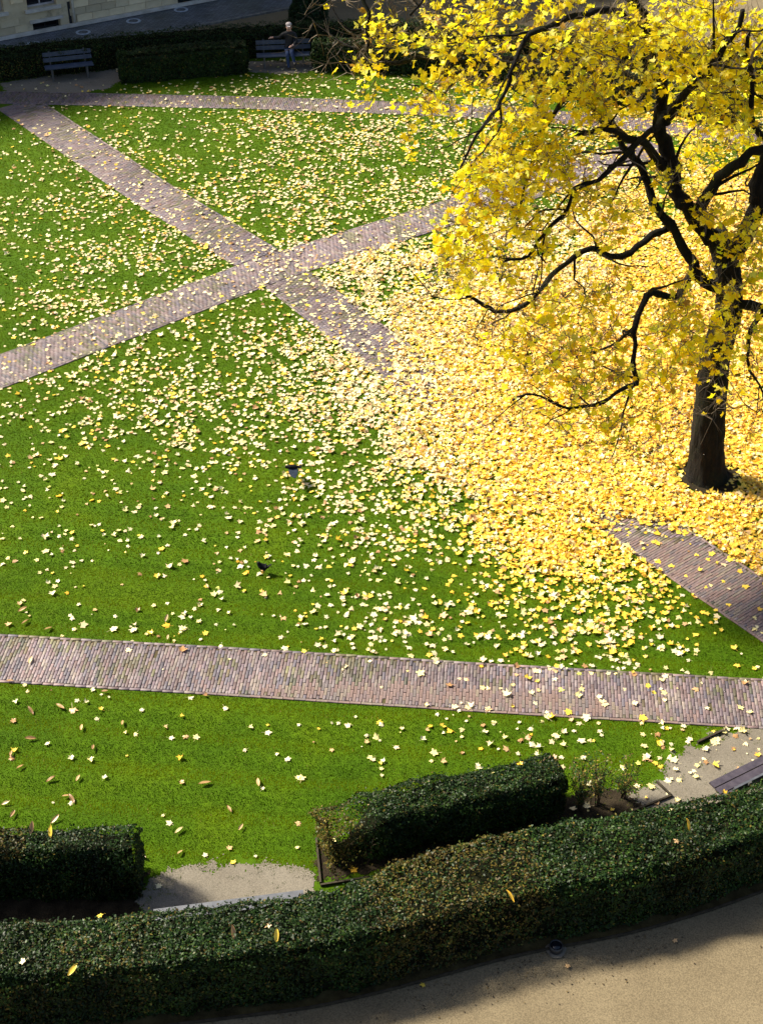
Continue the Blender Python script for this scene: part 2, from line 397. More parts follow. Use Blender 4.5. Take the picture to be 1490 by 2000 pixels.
# ------------------------------------------------------------------ grass blades (uncountable)
LBX = G(258, 1668, 1.1)[0]; LBY = G(200, 1612, 1.1)[1]
def lawn_mask(x, y):
    k = ~((x < LBX+.03) & (y < LBY-.05)) & (y > near_y(x)+.45) & (y < far_y(x)-.35)
    k &= ~on_path(x, y, -.015-.13*np.clip(vnoise(x, y, .35, 14)-.48, 0, 1)-.05*vnoise(x, y, .08, 15))
    k &= ~(in_bay(x, y, .26) & (vnoise(x, y, .09, 12) > .16))
    k &= ~(in_poly(x, y, BED) & (vnoise(x, y, .2, 13) > .22))
    return k
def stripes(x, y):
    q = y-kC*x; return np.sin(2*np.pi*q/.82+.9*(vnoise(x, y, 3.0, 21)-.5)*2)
def blades(n, x0, x1, y0, y1, w, L, name):
    x = rng.uniform(x0, x1, n); y = rng.uniform(y0, y1, n)
    k = inframe(np.stack([x, y, 0*x], 1), 170) & lawn_mask(x, y); x = x[k]; y = y[k]; n = len(x)
    st = stripes(x, y); a = rng.uniform(0, 2*np.pi, n)
    L = L*rng.uniform(.6, 1.25, n); w = w*rng.uniform(.7, 1.3, n)
    lean = rng.normal(0, .24, (n, 2)); lean[:, 1] += 1.1*st*np.clip((32-y)/14, .15, 1)
    up = rng.uniform(.55, .95, n)
    V = np.zeros((n, 3, 3)); c, s = np.cos(a)*w/2, np.sin(a)*w/2
    V[:, 0] = np.stack([x-c, y-s, 0*x], 1); V[:, 1] = np.stack([x+c, y+s, 0*x], 1)
    V[:, 2] = np.stack([x+lean[:, 0]*L, y+lean[:, 1]*L, L*up], 1)
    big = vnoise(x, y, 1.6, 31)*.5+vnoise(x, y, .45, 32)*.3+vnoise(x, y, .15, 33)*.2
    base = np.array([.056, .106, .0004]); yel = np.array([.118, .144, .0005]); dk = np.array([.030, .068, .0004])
    q = y-kC*x; big = .62*big+.38*vnoise(x/5, q, .38, 35)+.26*st*np.clip((30-y)/9, 0, 1)  # mowing bands' light and shade put into blade colour, plus turf streaks along them
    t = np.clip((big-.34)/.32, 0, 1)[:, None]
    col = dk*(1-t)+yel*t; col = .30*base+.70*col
    col *= rng.uniform(.93, 1.07, (n, 1))
    dry = rng.random(n) < .02; col[dry] = (.24, .20, .06)
    col = np.repeat(col, 3, 0)
    return V.reshape(-1, 3), np.arange(3*n).reshape(-1, 3), col
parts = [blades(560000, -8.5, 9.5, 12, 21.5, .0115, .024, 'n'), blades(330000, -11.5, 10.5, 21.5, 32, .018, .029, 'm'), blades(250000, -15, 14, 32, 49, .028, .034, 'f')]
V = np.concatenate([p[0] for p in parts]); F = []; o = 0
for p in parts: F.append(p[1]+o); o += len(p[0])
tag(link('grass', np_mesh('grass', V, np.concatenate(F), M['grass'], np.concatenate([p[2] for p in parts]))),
    'short mown green grass of the garden lawns', 'grass', kind='stuff')

# ------------------------------------------------------------------ brick paths
BW, BL, JT = .058, .196, .006
BCOL = .62*np.array([.93, 1.0, 1.12])*np.array([(.215, .132, .115), (.255, .165, .147), (.195, .132, .135), (.275, .205, .160), (.155, .122, .132), (.230, .160, .152), (.255, .188, .172)])
brick_me = MB().box((0, 0, 0), (BL-JT, BW-JT, .03), ch=.004).mesh('brick', M['brick1'])
def brick_path(key, nind, skip):
    pl, w = PATHS[key]; L = pl[1][-1]
    bed_l, bed_r = [], []
    ss = np.linspace(0, L, 60); q, d = at(pl, ss)
    nrm = np.stack([-d[:, 1], d[:, 0]], 1)
    base = ribbon('brick_path', q-nrm*w, q+nrm*w, .004+.0012*'ABCD'.index(key), M['joint'])
    # rows across the path; long side of each brick across it
    S, T, ROT = [], [], []
    rows = int(L/BW); inner = w-BW
    for i in range(rows):
        s = (i+.5)*BW; off = (.5 if i % 2 else 0)*BL + rng.normal(0, .008)
        t = -inner+off-BL/2
        while t < inner:
            t0, t1 = max(t, -inner), min(t+BL, inner)
            if t1-t0 > .05: S.append(s); T.append((t0+t1)/2); ROT.append((0, t1-t0))
            t += BL
    for sgn in (-1, 1):
        s = BL/2
        while s < L: S.append(s); T.append(sgn*(w-BW/2)); ROT.append((1, BL)); s += BL
    S = np.array(S); T = np.array(T); ROT = np.array(ROT)
    q, d = at(pl, S); nn = np.stack([-d[:, 1], d[:, 0]], 1); c = q+nn*T[:, None]
    keep = inframe(np.concatenate([c, np.zeros((len(c), 1))], 1), 260)
    for k in skip:
        pk, wk = PATHS[k]; keep &= dist_pl(pk, c[:, 0], c[:, 1])[0] > wk+.02
    keep &= rng.random(len(c)) > .002
    c, d, ROT = c[keep], d[keep], ROT[keep]; n = len(c)
    ang = np.arctan2(d[:, 1], d[:, 0]) + np.where(ROT[:, 0] == 0, np.pi/2, 0) + rng.normal(0, .012, n)
    ln = ROT[:, 1]-JT; z = .006+rng.normal(0, .0022, n)+.006*(vnoise(c[:, 0], c[:, 1], .8, 41)-.5)
    c = c+rng.normal(0, .0018, c.shape)
    vis = inframe(np.concatenate([c, np.zeros((n, 1))], 1), 0) & (ln > .15)
    order = np.argsort(np.where(vis, np.hypot(c[:, 0], c[:, 1]), 1e9))[:nind]
    ind = np.zeros(n, bool); ind[order] = nind > 0
    for i in np.where(ind)[0]:
        b = bpy.data.objects.new('brick', brick_me); COL.objects.link(b); b.parent = base
        b.location = (c[i, 0], c[i, 1], z[i]); b.rotation_euler = (rng.normal(0, .012), rng.normal(0, .012), ang[i]); b.scale = (ln[i]/(BL-JT), 1, 1)
    k = ~ind; c, ang, ln, z = c[k], ang[k], ln[k], z[k]; n = len(c)
    e = .004
    tv = []
    hx = ln/2; hy = (BW-JT)/2
    loc = np.zeros((n, 12, 3))
    for r_, (ins, zz) in enumerate(((0, -.015), (0, .011), (e, .015))):
        for j, (sx, sy) in enumerate(((-1, -1), (1, -1), (1, 1), (-1, 1))):
            loc[:, r_*4+j] = np.stack([sx*(hx-ins), np.full(n, sy*(hy-ins)), np.full(n, zz)], 1)
    tx, ty = rng.normal(0, .015, n)[:, None], rng.normal(0, .015, n)[:, None]
    loc[:, :, 2] += loc[:, :, 0]*tx+loc[:, :, 1]*ty
    ca, sa = np.cos(ang)[:, None], np.sin(ang)[:, None]
    Wd = np.stack([loc[:, :, 0]*ca-loc[:, :, 1]*sa+c[:, :1], loc[:, :, 0]*sa+loc[:, :, 1]*ca+c[:, 1:2], loc[:, :, 2]+z[:, None]], 2)
    q4 = []
    for kk in (0, 4):
        for i in range(4): j = (i+1) % 4; q4.append((kk+i, kk+j, kk+4+j, kk+4+i))
    q4.append((8, 9, 10, 11)); q4 = np.array(q4)
    Fc = (q4[None]+12*np.arange(n)[:, None, None]).reshape(-1, 4)
    cc = BCOL[rng.integers(0, len(BCOL), n)]*rng.uniform(.72, 1.25, (n, 1))*(.78+.44*vnoise(c[:, 0], c[:, 1], 1.1, 45))[:, None]
    mossy = vnoise(c[:, 0], c[:, 1], .7, 44)*rng.random(n) > .42
    cc[mossy] = cc[mossy]*np.array([.75, .85, .5])
    o_ = link('brickwork', np_mesh('brickwork', Wd.reshape(-1, 3), Fc, M['brick'], np.repeat(cc, 12, 0)), base); o_['kind'] = 'stuff'
    return base
brick_path('C', 300, [])
brick_path('B', 0, ['C', 'D'])
brick_path('A', 300, ['B', 'C', 'D'])
brick_path('D', 0, [])

# ------------------------------------------------------------------ hedges
def hedge_leaves(pts, w, hgt, n, size, colf, densf, seed, ends=(True, True), low=.0, faces=(1, 1.0, 1), ext=None):
    """leaf quads over a rounded clipped box that follows pts; returns V, F, col"""
    r = np.random.default_rng(seed); pl = polyline(pts); L = pl[1][-1]
    peri = np.array([hgt*faces[0], w*faces[1], hgt*faces[2]]); pr = peri/peri.sum()
    s = r.uniform(0, L, n); f = r.choice(3, n, p=pr); u = r.random(n)
    # end caps
    ncap = int(n*w/(L+2*w)*.8)
    t = np.where(f == 0, -w/2, np.where(f == 2, w/2, (u-.5)*w)); z = np.where(f == 1, hgt, low+(hgt-low)*u)
    nt = np.where(f == 0, -1., np.where(f == 2, 1., 0.)); nz = np.where(f == 1, 1., 0.); ns = np.zeros(n)
    for e, (on, s0, sg) in enumerate(((ends[0], 0, -1), (ends[1], L, 1))):
        if on:
            j = r.choice(n, ncap, replace=False)
            s[j] = s0; t[j] = (r.random(ncap)-.5)*w; z[j] = low+(hgt-low)*r.random(ncap); nt[j] = 0; nz[j] = 0; ns[j] = sg
    # rounded shoulders
    cr = .15
    over = np.clip(np.maximum(np.abs(t)-(w/2-cr), 0)+np.maximum(z-(hgt-cr), 0)-cr, 0, None)
    t -= np.sign(t)*over*.55; z -= over*.55
    if ext is not None: t = t+(t/w+.5)*ext(s)
    q, d = at(pl, s); nn = np.stack([-d[:, 1], d[:, 0]], 1)
    dep = (vnoise(s*3, t*3+z*3, 1.0, seed)-.5)*.15 + (vnoise(s*9, t*9+z*9, 1.0, seed+1)-.5)*.08 - np.abs(r.normal(0, .035, n)) + .01
    top_up = (r.random(n) < .06)*r.uniform(0, .12, n)
    pos = np.zeros((n, 3)); pos[:, :2] = q+nn*(t+nt*dep)[:, None]+d*(ns*dep)[:, None]; pos[:, 2] = z+nz*(dep+top_up)
    k = r.random(n) < densf(s, t, z); pos, s, t, z, nt, nz, ns, nn, d, dep = [a[k] for a in (pos, s, t, z, nt, nz, ns, nn, d, dep)]; n = len(pos)
    nor = np.zeros((n, 3)); nor[:, :2] = nn*nt[:, None]+d*ns[:, None]; nor[:, 2] = nz+.35
    nor += r.normal(0, .55, (n, 3)); nor /= np.linalg.norm(nor, axis=1, keepdims=True)
    a = r.normal(0, 1, (n, 3)); a -= nor*(a*nor).sum(1, keepdims=True); a /= np.linalg.norm(a, axis=1, keepdims=True); b = np.cross(nor, a)
    sz = size*r.uniform(.6, 1.25, n)[:, None]
    Vv = np.zeros((n, 4, 3)); Vv[:, 0] = pos-a*sz*.5; Vv[:, 1] = pos+b*sz*.27+nor*sz*.08; Vv[:, 2] = pos+a*sz*.5; Vv[:, 3] = pos-b*sz*.27+nor*sz*.08
    Fq = np.arange(4*n).reshape(-1, 4)
    col = colf(s, t, z, n, r)
    return Vv.reshape(-1, 3), Fq, np.repeat(col, 4, 0)
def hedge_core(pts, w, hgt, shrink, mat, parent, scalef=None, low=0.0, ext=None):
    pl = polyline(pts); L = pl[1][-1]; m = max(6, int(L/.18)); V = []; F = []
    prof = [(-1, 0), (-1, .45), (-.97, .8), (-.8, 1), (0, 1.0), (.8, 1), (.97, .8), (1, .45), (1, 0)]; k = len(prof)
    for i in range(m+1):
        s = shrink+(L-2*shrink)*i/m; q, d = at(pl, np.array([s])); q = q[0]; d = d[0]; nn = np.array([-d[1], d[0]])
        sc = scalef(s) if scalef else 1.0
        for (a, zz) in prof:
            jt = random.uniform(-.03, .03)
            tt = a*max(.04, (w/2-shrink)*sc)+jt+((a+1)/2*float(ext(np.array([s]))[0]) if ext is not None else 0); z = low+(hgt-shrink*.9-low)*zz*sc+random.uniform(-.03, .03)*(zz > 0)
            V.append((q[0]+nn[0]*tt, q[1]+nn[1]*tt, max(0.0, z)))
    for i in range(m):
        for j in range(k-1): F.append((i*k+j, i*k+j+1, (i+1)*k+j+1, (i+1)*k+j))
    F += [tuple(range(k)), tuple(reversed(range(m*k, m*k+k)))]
    return MB().add(V, F).build('shade_core', mat, parent)  # solid core; the shade inside the hedge is put into its near-black colour
GREEN = np.array([(0.007, 0.0203, 0.0047), (0.0101, 0.0273, 0.0062), (0.0148, 0.0343, 0.007), (0.0055, 0.0156, 0.0055), (0.0218, 0.0421, 0.0086)])
BROWN = np.array([(0.0585, 0.0406, 0.0125), (0.078, 0.0569, 0.014), (0.0429, 0.0273, 0.0109), (0.0429, 0.0499, 0.0125), (0.0936, 0.078, 0.0218)])
def hcol(brownf):
    def f(s, t, z, n, r):
        c = GREEN[r.integers(0, len(GREEN), n)]; bm = r.random(n) < brownf(s, t, z)
        c = np.where(bm[:, None], BROWN[r.integers(0, len(BROWN), n)], c)
        return c*r.uniform(.55, 1.35, (n, 1))*(.55+.75*vnoise(s*2.2, (t+z)*2.2, 1.0, 91))[:, None]*np.array([1.12, 1.12, .75])
    return f
def hedge(name, pts, w, hgt, n, size, label, brownf=None, densf=None, seed=1, core=.10, scalef=None, ends=(True, True), faces=(1, 1, 1), low=0.0, stems=0, group=None, ext=None):
    root = empty(name, (float(pts[len(pts)//2][0]), float(pts[len(pts)//2][1]), 0)); tag(root, label, 'hedge', group)
    off = np.array(root.location)
    lp = np.array(pts)-off[:2]
    brownf = brownf or (lambda s, t, z: np.full(np.shape(s), .06)); densf = densf or (lambda s, t, z: np.ones(np.shape(s)))
    Vv, Fq, cc = hedge_leaves(lp, w, hgt, n, size, hcol(brownf), densf, seed, ends, low, faces, ext)
    o = link('foliage', np_mesh('hedge_foliage', Vv, Fq, M['hedge_leaf'], cc), root); o['kind'] = 'stuff'
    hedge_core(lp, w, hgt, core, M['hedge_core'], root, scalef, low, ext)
    if stems:
        pl = polyline(lp); r = random.Random(seed)
        for i in range(stems):
            s = pl[1][-1]*(i+.5)/stems+r.uniform(-.05, .05); q, d = at(pl, np.array([s])); q = q[0]+np.array([-d[0][1], d[0][0]])*r.uniform(-w*.35, w*.35)
            b = MB()
            for k in range(r.choice((1, 2, 2))):
                p = [Vector((q[0]+r.uniform(-.03, .03), q[1]+r.uniform(-.03, .03), 0))]; dx = r.uniform(-.12, .12); dy = r.uniform(-.10, .10)
                for j in range(1, 6): p.append(Vector((p[0].x+dx*j/5+r.uniform(-.012, .012), p[0].y+dy*j/5+r.uniform(-.012, .012), hgt*.95*j/5)))
                b.tube(p, [.014-.0017*j for j in range(6)], 5)
                for j in (2, 3, 4):
                    for _ in range(2):
                        e = p[j]+Vector((r.uniform(-.16, .16), r.uniform(-.16, .16), r.uniform(.1, .26))); b.tube([p[j], (p[j]+e)/2+Vector((0, 0, .02)), e], [.006, .004, .002], 3)
            b.build('stem', M['stem'], root)
    return root

nm = near_mid[(near_mid[:, 0] > -9) & (near_mid[:, 0] < 10.5)]
nm_s = polyline(nm)[1]
def s_at_px(pts, px, py, z):
    x, y = G(px, py, z); return float(dist_pl(polyline(pts), np.array([x]), np.array([y]))[1][0])
sa, sb = s_at_px(nm, 690, 1760, 1.1), s_at_px(nm, 1085, 1700, 1.1)
def near_brown(s, t, z):
    u = np.clip((s-sa)/.5, 0, 1)*np.clip((sb-s)/.5, 0, 1)
    return .07+.50*u+.25*(vnoise(s, t, .8, 61) > .72)*.6
def near_dens(s, t, z):
    u = np.clip((s-sa-.3)/.5, 0, 1)*np.clip((sb-s)/.35, 0, 1)
    side = (z < 1.0)
    return 1-u*np.where(side, .72, .42)*(.6+.4*vnoise(s, t+z, .35, 62))
def near_scale(s):
    u = np.clip((s-sa-.5)/.5, 0, 1)*np.clip((sb-.15-s)/.4, 0, 1); return 1-.13*float(u)
e_s = [s_at_px(nm, *p_) for p_ in ((640, 1730, 1.1), (900, 1690, 1.1), (1230, 1620, 1.1), (1430, 1560, 1.1))]
def near_ext(s): return np.interp(s, e_s, [0, .30, .27, 0])
hedge('clipped_hedge', nm, 1.08, 1.10, 145000, .050, 'long curved clipped hedge between the sand path and the bench bays, nearest the viewer', near_brown, near_dens, 11, .09, near_scale, ends=(False, False), faces=(1.15, 1.35, .35), stems=40, ext=near_ext)
# left block
lb_y0 = G(200, 1668, 1.1)[1]; lb_y1 = G(200, 1612, 1.1)[1]; lbx = G(258, 1668, 1.1)[0]
lbm = (lb_y0+lb_y1)/2
hedge('clipped_hedge', np.array([(-8.2, lbm-.12), (-6, lbm), (lbx-.02, lbm+.06)]), lb_y1-lb_y0+.05, 1.10, 30000, .047, 'square-ended clipped hedge block at the left of the near lawn strip', lambda s, t, z: .06+.5*(s < 2.9)*(vnoise(s, t, .5, 5) > .45)*(z > .9), None, 12, ends=(False, True))
# middle hedge with thin ends
mf0, mf1 = G(628, 1708), G(1085, 1592)
mt0 = G(690, 1609, .82)
mpts = np.array([G(632, 1696), G(760, 1655), G(900, 1622), G(1085, 1580)])
mpts = offset(mpts, .10)
Lm = polyline(mpts)[1][-1]
hedge('clipped_hedge', mpts, .80, .95, 38000, .046, 'low clipped hedge with a thin brown end, in a soil bed',
      lambda s, t, z: .06+.75*np.clip((.75-s)/.5, 0, 1), lambda s, t, z: np.clip(np.where(s < .8, .42, 1)*np.where(z < .28, .3, 1), 0, 1), 13, .10, lambda s: .25+.72*min(1, max(0, (s-.45)/.5)), stems=14, low=.10, faces=(1, 1, .6))

def bush(loc, hgt, rad, nst, nlf, label, seed):
    r = random.Random(seed); root = empty('sparse_shrub', loc); tag(root, label, 'shrub')
    tips = []
    for i in range(nst):
        a = r.uniform(0, 6.28); rr = rad*r.uniform(.25, 1); p = [Vector((r.uniform(-.04, .04), r.uniform(-.04, .04), 0))]
        e = Vector((math.cos(a)*rr, math.sin(a)*rr, hgt*r.uniform(.65, 1.05)))
        for j in range(1, 7): u = j/6; p.append(p[0]+Vector((e.x*u**1.5+r.uniform(-.015, .015), e.y*u**1.5+r.uniform(-.015, .015), e.z*u)))
        b = MB(); b.tube(p, [.011-.0014*j for j in range(7)], 5)
        for j in (2, 3, 4, 5, 6):
            for _ in range(2):
                q = p[j]+Vector((r.uniform(-.14, .14), r.uniform(-.14, .14), r.uniform(.02, .16))); b.tube([p[j], q], [.004, .0015], 3); tips += [q, (p[j]+q)/2]
            tips.append(p[j])
        b.build('stem', M['stem'], root)
    rr = np.random.default_rng(seed); n = nlf
    pos = np.array([tips[k] for k in rr.integers(0, len(tips), n)])+rr.normal(0, .035, (n, 3))
    nor = rr.normal(0, .6, (n, 3)); nor[:, 2] += .8; nor /= np.linalg.norm(nor, axis=1, keepdims=True)
    a = rr.normal(0, 1, (n, 3)); a -= nor*(a*nor).sum(1, keepdims=True); a /= np.linalg.norm(a, axis=1, keepdims=True); bb = np.cross(nor, a)
    sz = .045*rr.uniform(.6, 1.2, n)[:, None]
    Vv = np.stack([pos-a*sz*.5, pos+bb*sz*.28, pos+a*sz*.5, pos-bb*sz*.28], 1).reshape(-1, 3)
    cc = hcol(lambda s, t, z: np.full(n, .45))(np.zeros(n), np.zeros(n), np.zeros(n), n, rr)*1.5
    o = link('foliage', np_mesh('shrub_foliage', Vv, np.arange(4*n).reshape(-1, 4), M['hedge_leaf'], np.repeat(cc, 4, 0)), root); o['kind'] = 'stuff'
x, y = G(1130, 1583); bush((x, y, 0), 1.0, .26, 9, 1100, 'sparse upright shrub next to the end of the low hedge', 3)
x, y = G(1165, 1572); bush((x, y, 0), .95, .30, 8, 650, 'thin olive shrub with bare stems between the two sparse shrubs of the bed', 4)
x, y = G(1215, 1560); bush((x, y, 0), .65, .36, 9, 560, 'lowest spreading shrub at the right corner of the soil bed', 5)

# far hedges
hedge('clipped_hedge', far_mid[(far_mid[:, 0] < 16)], .95, 1.0, 42000, .065, 'long dark hedge behind the far benches', lambda s, t, z: np.where((z < .75) & (s < 12), .28, .05), None, 21, .11, ends=(True, False), faces=(1.2, 1.0, .1))
f1 = offset(np.array([G(238, 165), G(330, 158), G(420, 150), G(484, 145)]), .42)
hedge('clipped_hedge', f1, .84, .95, 16000, .07, 'short dark hedge block between the two far benches', None, None, 22, .11, faces=(1.2, 1.0, .1))
f2 = offset(np.array([G(612, 140), G(720, 142), G(830, 150), G(1000, 172), G(1200, 205), G(1420, 250)]), .42)
hedge('clipped_hedge', f2, .84, .95, 26000, .075, 'dark hedge on the far side partly hidden by the maple crown', None, None, 23, .11, faces=(1.2, 1.0, .1))

# round evergreen shrub beyond the far hedge
x, y = G(602, 42)
rt = empty('evergreen_shrub', (x, y, 0)); tag(rt, 'dark rounded evergreen shrub behind the far hedge', 'shrub')
n = 5200; r2 = np.random.default_rng(77); dv = r2.normal(0, 1, (n, 3)); dv /= np.linalg.norm(dv, axis=1, keepdims=True); dv[:, 2] = np.abs(dv[:, 2])
pos = dv*np.array([.75, .6, 1.3])*(.72+.28*r2.random((n, 1))**.4)*(.85+.3*vnoise(dv[:, 0]*3+dv[:, 1], dv[:, 2]*3, .7, 5))[:, None]
nor = dv+r2.normal(0, .5, (n, 3)); nor /= np.linalg.norm(nor, axis=1, keepdims=True); a = r2.normal(0, 1, (n, 3)); a -= nor*(a*nor).sum(1, keepdims=True); a /= np.linalg.norm(a, axis=1, keepdims=True); bb = np.cross(nor, a)
Vv = np.stack([pos-a*.05, pos+bb*.026, pos+a*.05, pos-bb*.026], 1).reshape(-1, 3)
o = link('foliage', np_mesh('shrub_foliage', Vv, np.arange(4*n).reshape(-1, 4), M['hedge_leaf'], np.repeat(GREEN[r2.integers(0, 5, n)], 4, 0)), rt); o['kind'] = 'stuff'
b = MB(); b.tube([(0, 0, 0), (.02, 0, .5), (0, .02, .95)], [.05, .04, .02], 6)
for k in range(7):
    a_ = k*.9; b.tube([(0, 0, .25+.06*k), (.3*math.cos(a_), .25*math.sin(a_), .6+.07*k)], [.02, .008], 4)
b.build('stem', M['stem'], rt)

# ------------------------------------------------------------------ timber and steel edging
def edging(name, pts, w, h, mat, label, cat):
    b = MB(); p = np.array(pts)
    for i in range(len(p)-1):
        a, c = p[i], p[i+1]; d = c-a; L = float(np.hypot(*d)); mid = (a+c)/2
        b.box((mid[0], mid[1], h/2-.01), (L+w*.4, w, h+.02), Matrix.Rotation(math.atan2(d[1], d[0]), 3, 'Z'))
    return tag(b.build(name, mat), label, cat)
edging('timber_edging', [G(618, 1640), G(626, 1726)], .03, .05, M['edge_wood'], 'short timber edging at the left end of the soil bed', 'edging')
edging('timber_edging', [G(627, 1731), G(780, 1706), G(905, 1681)], .03, .05, M['edge_wood'], 'long timber edging along the front of the soil bed', 'edging')
edging('timber_edging', [G(1236, 1586), G(1310, 1556), G(1282, 1529)], .03, .05, M['edge_wood'], 'bent timber edging round the right corner of the soil bed', 'edging')
edging('timber_edging', [G(1362, 1452), G(1416, 1427)], .035, .06, M['edge_wood'], 'short timber edging between lawn tip and right gravel bay', 'edging')
ef = offset(near_front, -.15); ef = ef[(ef[:, 0] > -8) & (ef[:, 0] < 9)]
edging('path_edging', ef, .02, .035, M['edge_wood'], 'thin dark edging strip along the sand path under the long hedge', 'edging')

# ------------------------------------------------------------------ benches
def bench(p0, p1, face, slat_mat, seat_mat, leg_mat, label, front_mat=None):
    """p0, p1 ends in plan (front edge of the seat); face = +1 if the sitter looks along the left-hand normal of p0->p1"""
    p0, p1 = np.array(p0), np.array(p1); d = p1-p0; L = float(np.hypot(*d)); rz = math.atan2(d[1], d[0])
    mid = (p0+p1)/2
    root = empty('park_bench', (mid[0], mid[1], 0), rz); tag(root, label, 'bench')
    s = -face   # seat extends away from the front edge
    def slat(nm, y, z, w, t, tilt, mat):
        b = MB(); b.box((0, 0, 0), (L, w, t), Matrix.Rotation(tilt, 3, 'X'), 0); o = b.build(nm, mat, root); o.location = (0, y, z); return o
    for k in range(3): slat('seat_slat', s*(.07+.145*k), .44-.008*k, .13, .035, 0, (front_mat if (k == 0 and front_mat) else seat_mat))
    for k in range(2): slat('backrest_slat', s*(.475+.045*k), .60+.17*k, .035, .135, s*-.18, slat_mat)
    for sx in (-L*.36, L*.36):
        b = MB()
        b.box((sx, s*.07, .21), (.06, .055, .42)); b.box((sx, s*.36, .21), (.06, .055, .42)); b.box((sx, s*.22, .405), (.055, .40, .03))
        b.build('leg', leg_mat, root)
        b = MB(); b.box((sx, s*.535, .62), (.05, .03, .50), Matrix.Rotation(s*-.18, 3, 'X')); b.build('back_support', leg_mat, root)
    return root
bench(G(93, 162), G(187, 152), -1, M['wood_blue'], M['wood_blue'], M['concrete'], 'empty blue-grey slatted bench standing at the far left corner')
bench(G(503, 137), G(609, 133), -1, M['wood_blue'], M['wood_blue'], M['concrete'], 'blue slatted bench with a person sitting on it')
bench(G(300, 1775, .46), G(592, 1737, .46), 1, M['wood_dark'], M['wood_grey'], M['concrete'], 'grey bench at the left gravel bay, almost hidden by the long hedge', M['wood_grey'])
bench(G(1384, 1527, .46), G(1560, 1440, .46), 1, M['wood_grey'], M['wood_dark'], M['concrete'], 'dark plank bench at the right edge behind the long hedge', M['wood_dark'])

# ------------------------------------------------------------------ ground spotlight by the hedge
x, y = G(1085, 1853)
rt = empty('ground_spotlight', (x, y, -.03)); tag(rt, 'small black round spotlight set in the sand below the hedge', 'spotlight')
MB().lathe((0, 0, 0), [(.10, 0), (.105, .05), (.10, .12), (.088, .125), (.085, .10), (.0, .10)], 24).build('housing', M['metal'], rt, True)
MB().lathe((0, 0, .101), [(.083, 0), (.083, .008), (0, .012)], 24).build('lens', M['glass'], rt, True)
tag(sheet('gravel_ring', [(x+.15*math.cos(a)*(1+.12*math.sin(3*a)), y-.02+.14*math.sin(a)) for a in np.linspace(0, 6.28, 22)[:-1]], -.008, M['gravel']), kind='structure')

# ------------------------------------------------------------------ old stone building, far left
w0 = np.array(G(0, 78)); w1 = np.array(G(350, 12)); wd = (w1-w0)/np.linalg.norm(w1-w0); wn_ = np.array([wd[1], -wd[0]])   # normal towards the garden
wall_rz = math.atan2(wd[1], wd[0])
bld = empty('stone_building', (w0[0], w0[1], 0), wall_rz); tag(bld, 'weathered cream stone building with dark windows at the far left', 'building')
def on_wall(px, py):
    """(along, height) on the facade plane"""
    u = (px-745)/FPX; v = (py-1000)/FPX
    dr = np.array([u, CS-v*SN, -(SN+v*CS)]); t = (np.dot(w0, wn_))/(dr[0]*wn_[0]+dr[1]*wn_[1])
    p = dr*t; return float(np.dot(p[:2]-w0, wd)), float(CH+p[2])
def rect(x0, y0, x1, y1): a = on_wall(x0, y0); c = on_wall(x1, y1); return (a[0], c[1], c[0], a[1])
bs = [on_wall(66, 66)[0], on_wall(120, 50)[0]]
OPEN = [(1.30, .04, 2.36, .36), (1.20, .88, 2.30, 2.7), (-.80, .95, .33, 2.7), (7.05, .04, 8.2, .36), (6.9, .88, 8.2, 2.7), (10.5, .88, 11.7, 2.7), (14.2, .88, 15.4, 2.7), (17.8, .88, 19.0, 2.7), (-5.0, .88, -3.8, 2.7)]
S0, S1, HH = -16.0, 30.0, 8.3  # wall height chosen so its unseen top casts shade over the far corner
sc = sorted({S0, S1, *[a for o_ in OPEN for a in (o_[0], o_[2])]}); zc = sorted({0.0, HH, *[a for o_ in OPEN for a in (o_[1], o_[3])]})
b = MB()
for i in range(len(sc)-1):
    for j in range(len(zc)-1):
        ms, mz = (sc[i]+sc[i+1])/2, (zc[j]+zc[j+1])/2
        if any(a < ms < c and z0 < mz < z1 for a, z0, c, z1 in OPEN): continue
        b.box((ms, .22, mz), (sc[i+1]-sc[i], .44, zc[j+1]-zc[j]))
b.box((14.25, .22, HH+.75), (31.5, .44, 1.5))  # added taller section, out of view, to shade the far bench and hedge
wl = b.build('wall', M['stone'], bld)
# ashlar blocks proud of the wall, where they can be told apart
z = .13; row = 0
while z < 2.4:
    hh = .26; s = -1.0+(.3 if row % 2 else 0)
    while s < 9.5:
        L = random.uniform(.45, .85)
        if not any(a-.10 < s+L and s < c+.10 and z0-.08 < z+hh and z < z1+.10 for a, z0, c, z1 in OPEN):
            o_ = MB().box((0, 0, 0), (L-.015, .05, hh-.015), ch=0).build('stone_block', M['stone'], wl)
            o_.location = (s+L/2, -.004-random.uniform(0, .008), z+hh/2)
        s += L
    z += hh; row += 1
MB().box((10, -.06, .06), (40, .12, .12)).build('plinth', M['lintel'], bld)
for (a, z0, c, z1) in OPEN:
    wo_ = MB().box(((a+c)/2, .30, (z0+z1)/2), (c-a, .02, z1-z0)).build('window', M['glass'], bld)
    fb = MB(); t = .06
    fb.box(((a+c)/2, .27, z0+t/2), (c-a, .05, t)); fb.box(((a+c)/2, .27, z1-t/2), (c-a, .05, t))
    fb.box((a+t/2, .27, (z0+z1)/2), (t, .05, z1-z0-2*t)); fb.box((c-t/2, .27, (z0+z1)/2), (t, .05, z1-z0-2*t)); fb.box(((a+c)/2, .265, (z0+z1)/2), (.05, .04, z1-z0-2*t))
    fb.build('frame', M['frame'] if z0 > .5 else M['metal'], wo_)
    MB().box(((a+c)/2, -.035, z1+.07), (c-a+.20, .11, .10)).build('lintel', M['lintel'], bld)
    if z0 > .5: MB().box(((a+c)/2, -.05, z0-.055), (c-a+.24, .16, .10)).build('sill', M['lintel'], bld)
sp = on_wall(146, 47)[0]
